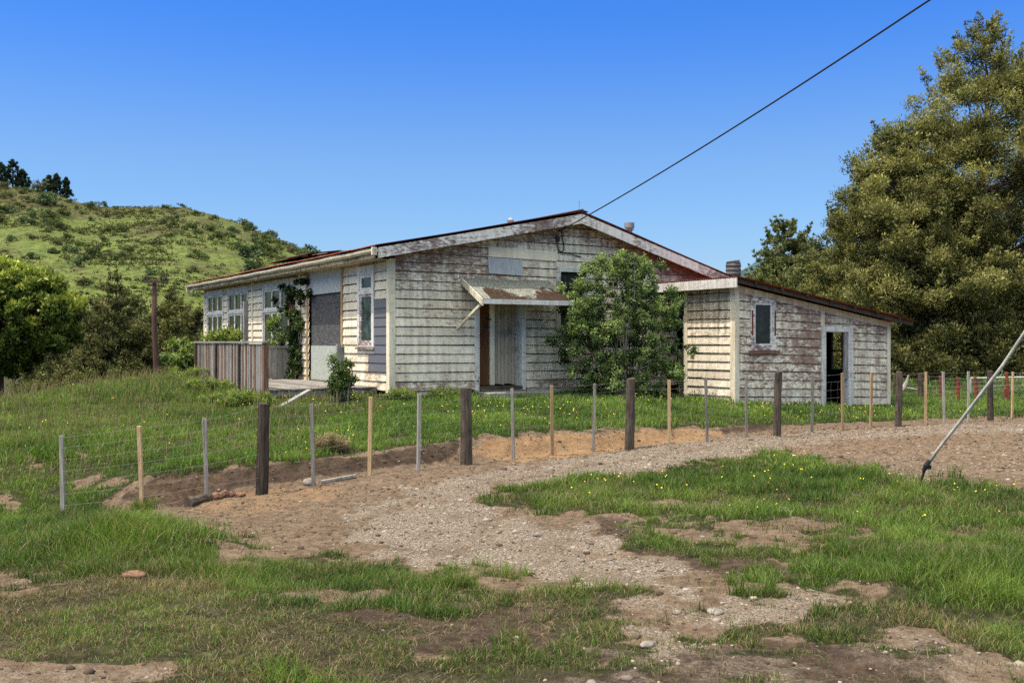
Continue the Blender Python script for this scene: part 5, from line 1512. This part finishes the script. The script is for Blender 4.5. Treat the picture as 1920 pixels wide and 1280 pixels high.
b = pw(622, 850, 15.75); b.z = gz(b.x, b.y)
leafy('dry_tussock', b, 3, 0, 'mound of dry straw-coloured grass on top of the cut bank', 'grass mound', nl=2600, L=.09, W=.007, ncl=30, cl=.09, shape=blob(.24, .16, .0, .2), seed=90, colA=(.14, .10, .05), colB=(.36, .29, .16), mat='leaf', stemr=.006)
a = pw(1688, 726, 31.5); a.z = gz(a.x, a.y)+.08
fb = empty('fallen_branch', a, 0, 'pale dead branch lying in the grass behind the fence right of the lean-to', 'branch')
mb = MB(); mb.tube([(0, 0, 0), (.12, .05, .1), (.24, .1, .28), (.3, .1, .5)], [.09, .075, .05, .02], 7); mb.tube([(.12, .05, .1), (.45, .1, .05), (.75, .12, .0)], [.05, .04, .02], 6); mb.build('limb', M['twig'], fb)

# ------------------------------------------------------------------ hills
def hill(name, crest, Y0, R, label_mat, noise_amp, rows=120, cols=420, a0=-900, a1=900, p=1.25, back=1.6, zb=-2.):
    cx = np.array([c[0] for c in crest], float); cy = np.array([c[1] for c in crest], float)
    px = np.linspace(a0, a1, cols); tan = (px-960)/F
    zc = CZ-(np.interp(px, cx, cy)-640)/F*R
    v = np.linspace(0, back, rows)
    Yd = Y0+(R-Y0)*v
    prof = np.where(v <= 1, np.clip(v, 0, 1)**p, 1-.55*(v-1)**1.5)
    YY = Yd[:, None]+0*px[None]; XX = YY*tan[None]
    ZZ = zb+(zc[None]-zb)*prof[:, None]
    env = np.minimum(1, 3*np.abs(1-v))[:, None]*np.minimum(1, v*3)[:, None]
    ZZ = ZZ+(fbm(XX/38., YY/38., 4)-.5)*noise_amp*env+(fbm(XX/9.+50, YY/9., 3)-.5)*noise_amp*.13
    V = np.stack([XX, YY, ZZ], -1).reshape(-1, 3); i = np.arange(rows*cols).reshape(rows, cols)
    Q = np.stack([i[:-1, :-1], i[:-1, 1:], i[1:, 1:], i[1:, :-1]], -1).reshape(-1, 4)
    o = np_mesh(name, V, Q, mat=label_mat, smooth_=True, kind='structure')
    return XX, YY, ZZ
m = NT('hill_pasture'); c = m.coords()
n1 = m.noise(c, .035, 5, .6); n2 = m.noise(c, .16, 6, .7); n3 = m.noise(c, .7, 5, .75)
col = m.mix(m.ramp(n3, .32, .68), (.065, .100, .025), (.185, .212, .060))
sep = m.n('ShaderNodeSeparateXYZ'); m.t.links.new(c, sep.inputs[0])
hi = m.ramp(sep.outputs[2], 12., 42.)
br = m.ramp(m.math('ADD', m.math('ADD', m.math('MULTIPLY', n2, .65), m.math('MULTIPLY', n1, .45)), m.math('MULTIPLY', hi, .14)), .56, .68)
col = m.mix(m.math('MULTIPLY', br, .8), col, m.mix(m.ramp(n3, .35, .65), (.05, .048, .022), (.12, .098, .05)))
M['hill'] = m.finish(col, .95, m.math('ADD', n3, n2), 1.0, 1.2, .05)
CREST = [(-1200, 300), (-400, 320), (0, 348), (60, 352), (110, 366), (150, 380), (200, 388), (300, 388), (340, 388), (400, 402), (440, 415), (480, 432), (520, 448), (560, 464), (600, 482), (640, 505), (700, 550), (780, 610), (860, 650), (1000, 680)]
HX, HY, HZz = hill('hill', CREST, 95, 260, M['hill'], 5.0)
m = NT('forest_hill'); c = m.coords(); n1 = m.noise(c, .05, 6, .7)
M['farhill'] = m.finish(m.mix(m.ramp(n1, .35, .65), (.035, .062, .075), (.075, .11, .115)), .95, n1, 1., 8., .05)  # blue distance haze mixed into the forest colour
hill('distant_hill', [(900, 640), (1250, 560), (1330, 530), (1385, 508), (1420, 490), (1450, 480), (1500, 470), (1560, 462), (1700, 440), (2000, 470), (2400, 560)], 500, 1000, M['farhill'], 30., rows=60, cols=300, a0=900, a1=2500, back=1.5)

# shrubs on the hillside: shared meshes, each one an object
def shrub_mesh(k, colA, colB, n=9, nl=420):
    C = RNG.normal(0, .38, (n, 3))*np.array([1, 1, .6])+np.array([0, 0, .62]); R = np.full(n, .42)
    V, Q, col = clumps_to_leaves(C, R, nl/n, .22, .13, colA, colB, up=.3, shell=.5)
    o = np_mesh('hill_shrub', V, Q, col=col, mat=M['leaf_far']); return o
SH = [shrub_mesh(0, (.03, .045, .018), (.10, .13, .045)), shrub_mesh(1, (.04, .06, .026), (.14, .18, .065)), shrub_mesh(2, (.045, .047, .02), (.13, .13, .055)), shrub_mesh(3, (.035, .055, .03), (.12, .16, .08))]
protos = [o.data for o in SH]
used = [False]*4
def hill_z(px, v):
    j = np.clip((px+900)/1800*(HX.shape[1]-1), 0, HX.shape[1]-1); i = np.clip(v/1.6*(HX.shape[0]-1), 0, HX.shape[0]-1)
    j = int(j); i = int(i); return HX[i, j], HY[i, j], HZz[i, j]
rs = random.Random(12)
spots = []
tries = 0
while len(spots) < 250 and tries < 9000:
    tries += 1
    px_ = rs.uniform(-140, 640); v = rs.uniform(.25, 1.02)
    dens = .06
    if v > .8: dens = .3
    if px_ < 170 and v > .72: dens = .4
    if px_ > 450 and v > .55: dens = .5
    if 90 < px_ < 260 and .5 < v < .8: dens = max(dens, .25)
    if rs.random() > dens: continue
    s = rs.uniform(.6, 1.45)*(1.25 if (px_ < 180 and v > .72) else 1)*(1.2 if px_ > 450 else 1)
    if rs.random() < .08: s *= 1.5
    spots.append((px_, v, s))
for i, (px_, v, s) in enumerate(spots):
    k = rs.choice([0, 0, 1, 2, 3])
    if not used[k]: o = SH[k]; used[k] = True
    else:
        o = SH[k].copy(); COL.objects.link(o)
    x, y, z = hill_z(px_, v)
    o.location = (x, y, z-.15*s); o.scale = (s*1.15, s*1.15, s*rs.uniform(.8, 1.25)); o.rotation_euler = (0, 0, rs.uniform(0, 6.28))
    tag(o, 'dark shrub dotted on the green hillside behind the house', 'shrub', 'shrubs scattered over the far hillside')
for k in range(4):
    if not used[k]: bpy.data.objects.remove(SH[k])
# low scrub and bracken, too fine to count
n = 30000
px_ = RNG.uniform(-150, 660, n); v = RNG.uniform(.12, 1.02, n)
ii = np.clip((v/1.6*(HX.shape[0]-1)).astype(int), 0, HX.shape[0]-1); jj = np.clip(((px_+900)/1800*(HX.shape[1]-1)).astype(int), 0, HX.shape[1]-1)
P = np.stack([HX[ii, jj], HY[ii, jj], HZz[ii, jj]], -1)+RNG.normal(0, .6, (n, 3))*np.array([1, 1, 0])
k = RNG.random(n) < np.clip((fbm(P[:, 0]/14, P[:, 1]/14, 4)-.42)*3.0+.6*(v-.7), .03, 1); P = P[k]
V, Q, col = clumps_to_leaves(P, RNG.uniform(.2, .7, len(P)), 9, .40, .22, (.028, .036, .013), (.105, .105, .042), up=.5, squash=(1.2, 1.2, .6))
o = np_mesh('scrub', V, Q, col=col, mat=M['leaf_far'], kind='stuff'); tag(o, 'low bracken and scrub covering the hillside', 'scrub')
# pines on the skyline
def pine(px_, py_top, py_base, w, label, seed):
    Yp = 268.; b = pw(px_, py_base, Yp); t = pw(px_, py_top, Yp); H = t.z-b.z
    root = empty('pine_tree', (b.x, b.y, b.z-1), 0, label, 'tree', None)
    rs = np.random.default_rng(seed); C = []; R = []
    for i in range(90):
        h = rs.uniform(.15, 1); r = 1.6*w*(1-h)**.55*(.55+.45*math.sin(h*17+seed)**2)*rs.random()**.4; az = rs.random()*6.28
        C.append((r*math.cos(az), r*math.sin(az), 1+h*H)); R.append(rs.uniform(.3, .6))
    V, Q, col = clumps_to_leaves(np.array(C), np.array(R), 60, .55, .16, (.012, .022, .014), (.04, .06, .035), up=.3, shell=.3)
    np_mesh('crown', V, Q, col=col, mat=M['leaf_far'], parent=root)
    mb = MB(); mb.tube([(0, 0, 0), (0, 0, H*.6), (0, 0, H)], [.3, .2, .05], 6); mb.build('trunk', M['bark'], root)
pine(2, 306, 356, 2.3, 'leftmost of the pines on the skyline, at the picture edge', 1)
pine(24, 300, 356, 2.8, 'tallest spreading pine on the skyline near the left edge', 2)
pine(42, 320, 358, 1.9, 'lower pine on the right flank of the tallest skyline pine', 3)
pine(91, 330, 372, 1.5, 'narrow pine, left one of the separate skyline trio', 4)
pine(106, 327, 376, 1.6, 'narrow pine in the middle of the separate skyline trio', 5)
pine(124, 334, 378, 1.3, 'narrow pine, right one of the separate skyline trio', 6)

# ------------------------------------------------------------------ camera, sky, sun
cam = bpy.data.cameras.new('camera'); co = bpy.data.objects.new('camera', cam); COL.objects.link(co)
cam.sensor_width = 36; cam.lens = 36*F/1920; cam.clip_end = 6000; cam.clip_start = .1
co.location = (0, 0, CZ); co.rotation_euler = (math.pi/2, 0, 0)
SC.camera = co

EL_ = math.radians(68); SH_ = Vector((-.88, -.475, 0)).normalized()
sd = Vector((SH_.x*math.cos(EL_), SH_.y*math.cos(EL_), math.sin(EL_)))
sun = bpy.data.lights.new('sun', 'SUN'); so = bpy.data.objects.new('sun', sun); COL.objects.link(so)
sun.energy = 5.0; sun.angle = math.radians(.53); sun.color = (1, .955, .88)
so.rotation_euler = sd.to_track_quat('Z', 'Y').to_euler(); so.location = (0, 0, 30)
w = bpy.data.worlds.new('World'); SC.world = w; w.use_nodes = True
nt = w.node_tree; bg = nt.nodes['Background']
sky = nt.nodes.new('ShaderNodeTexSky'); sky.sky_type = 'NISHITA'; sky.sun_disc = False
sky.sun_elevation = EL_; sky.sun_rotation = math.atan2(SH_.x, SH_.y)
sky.altitude = 100; sky.air_density = 1.15; sky.dust_density = .6; sky.ozone_density = 3.0
tcw = nt.nodes.new('ShaderNodeTexCoord'); sx_ = nt.nodes.new('ShaderNodeSeparateXYZ'); nt.links.new(tcw.outputs['Generated'], sx_.inputs[0])
cr = nt.nodes.new('ShaderNodeValToRGB'); cr.color_ramp.interpolation = 'EASE'
el = cr.color_ramp.elements
STOPS = ((0., (.62, .76, 1.05)), (.15, (.55, .76, 1.07)), (.33, (.245, .63, 1.30)), (.50, (7.2, 5.0, 2.75)), (1., (8.6, 5.9, 3.2)))  # upper stops made bright and warm as added fill light for shaded walls
for p_, c_ in STOPS[1:-1]: el.new(p_)
for e, (p_, c_) in zip(el, STOPS): e.position = p_; e.color = tuple(v/9 for v in c_)+(1,)
nt.links.new(sx_.outputs[2], cr.inputs[0])
mu = nt.nodes.new('ShaderNodeMix'); mu.data_type = 'RGBA'; mu.blend_type = 'MULTIPLY'; mu.inputs[0].default_value = 1
nt.links.new(sky.outputs[0], mu.inputs[6]); nt.links.new(cr.outputs[0], mu.inputs[7])
m2 = nt.nodes.new('ShaderNodeMix'); m2.data_type = 'RGBA'; m2.blend_type = 'MULTIPLY'; m2.inputs[0].default_value = 1; m2.inputs[7].default_value = (9, 9, 9, 1)
nt.links.new(mu.outputs[2], m2.inputs[6]); nt.links.new(m2.outputs[2], bg.inputs[0]); bg.inputs[1].default_value = .15
SC.view_settings.view_transform = 'Standard'; SC.view_settings.look = 'None'; SC.view_settings.exposure = 0; SC.view_settings.gamma = 1
SC.render.engine = 'CYCLES'
SC.cycles.use_denoising = False; SC.cycles.denoiser = 'OPENIMAGEDENOISE'; SC.cycles.denoising_input_passes = 'RGB_ALBEDO_NORMAL'; SC.cycles.denoising_prefilter = 'ACCURATE'
SC.cycles.max_bounces = 6; SC.cycles.diffuse_bounces = 3; SC.cycles.transparent_max_bounces = 4
SC.cycles.sample_clamp_indirect = 8
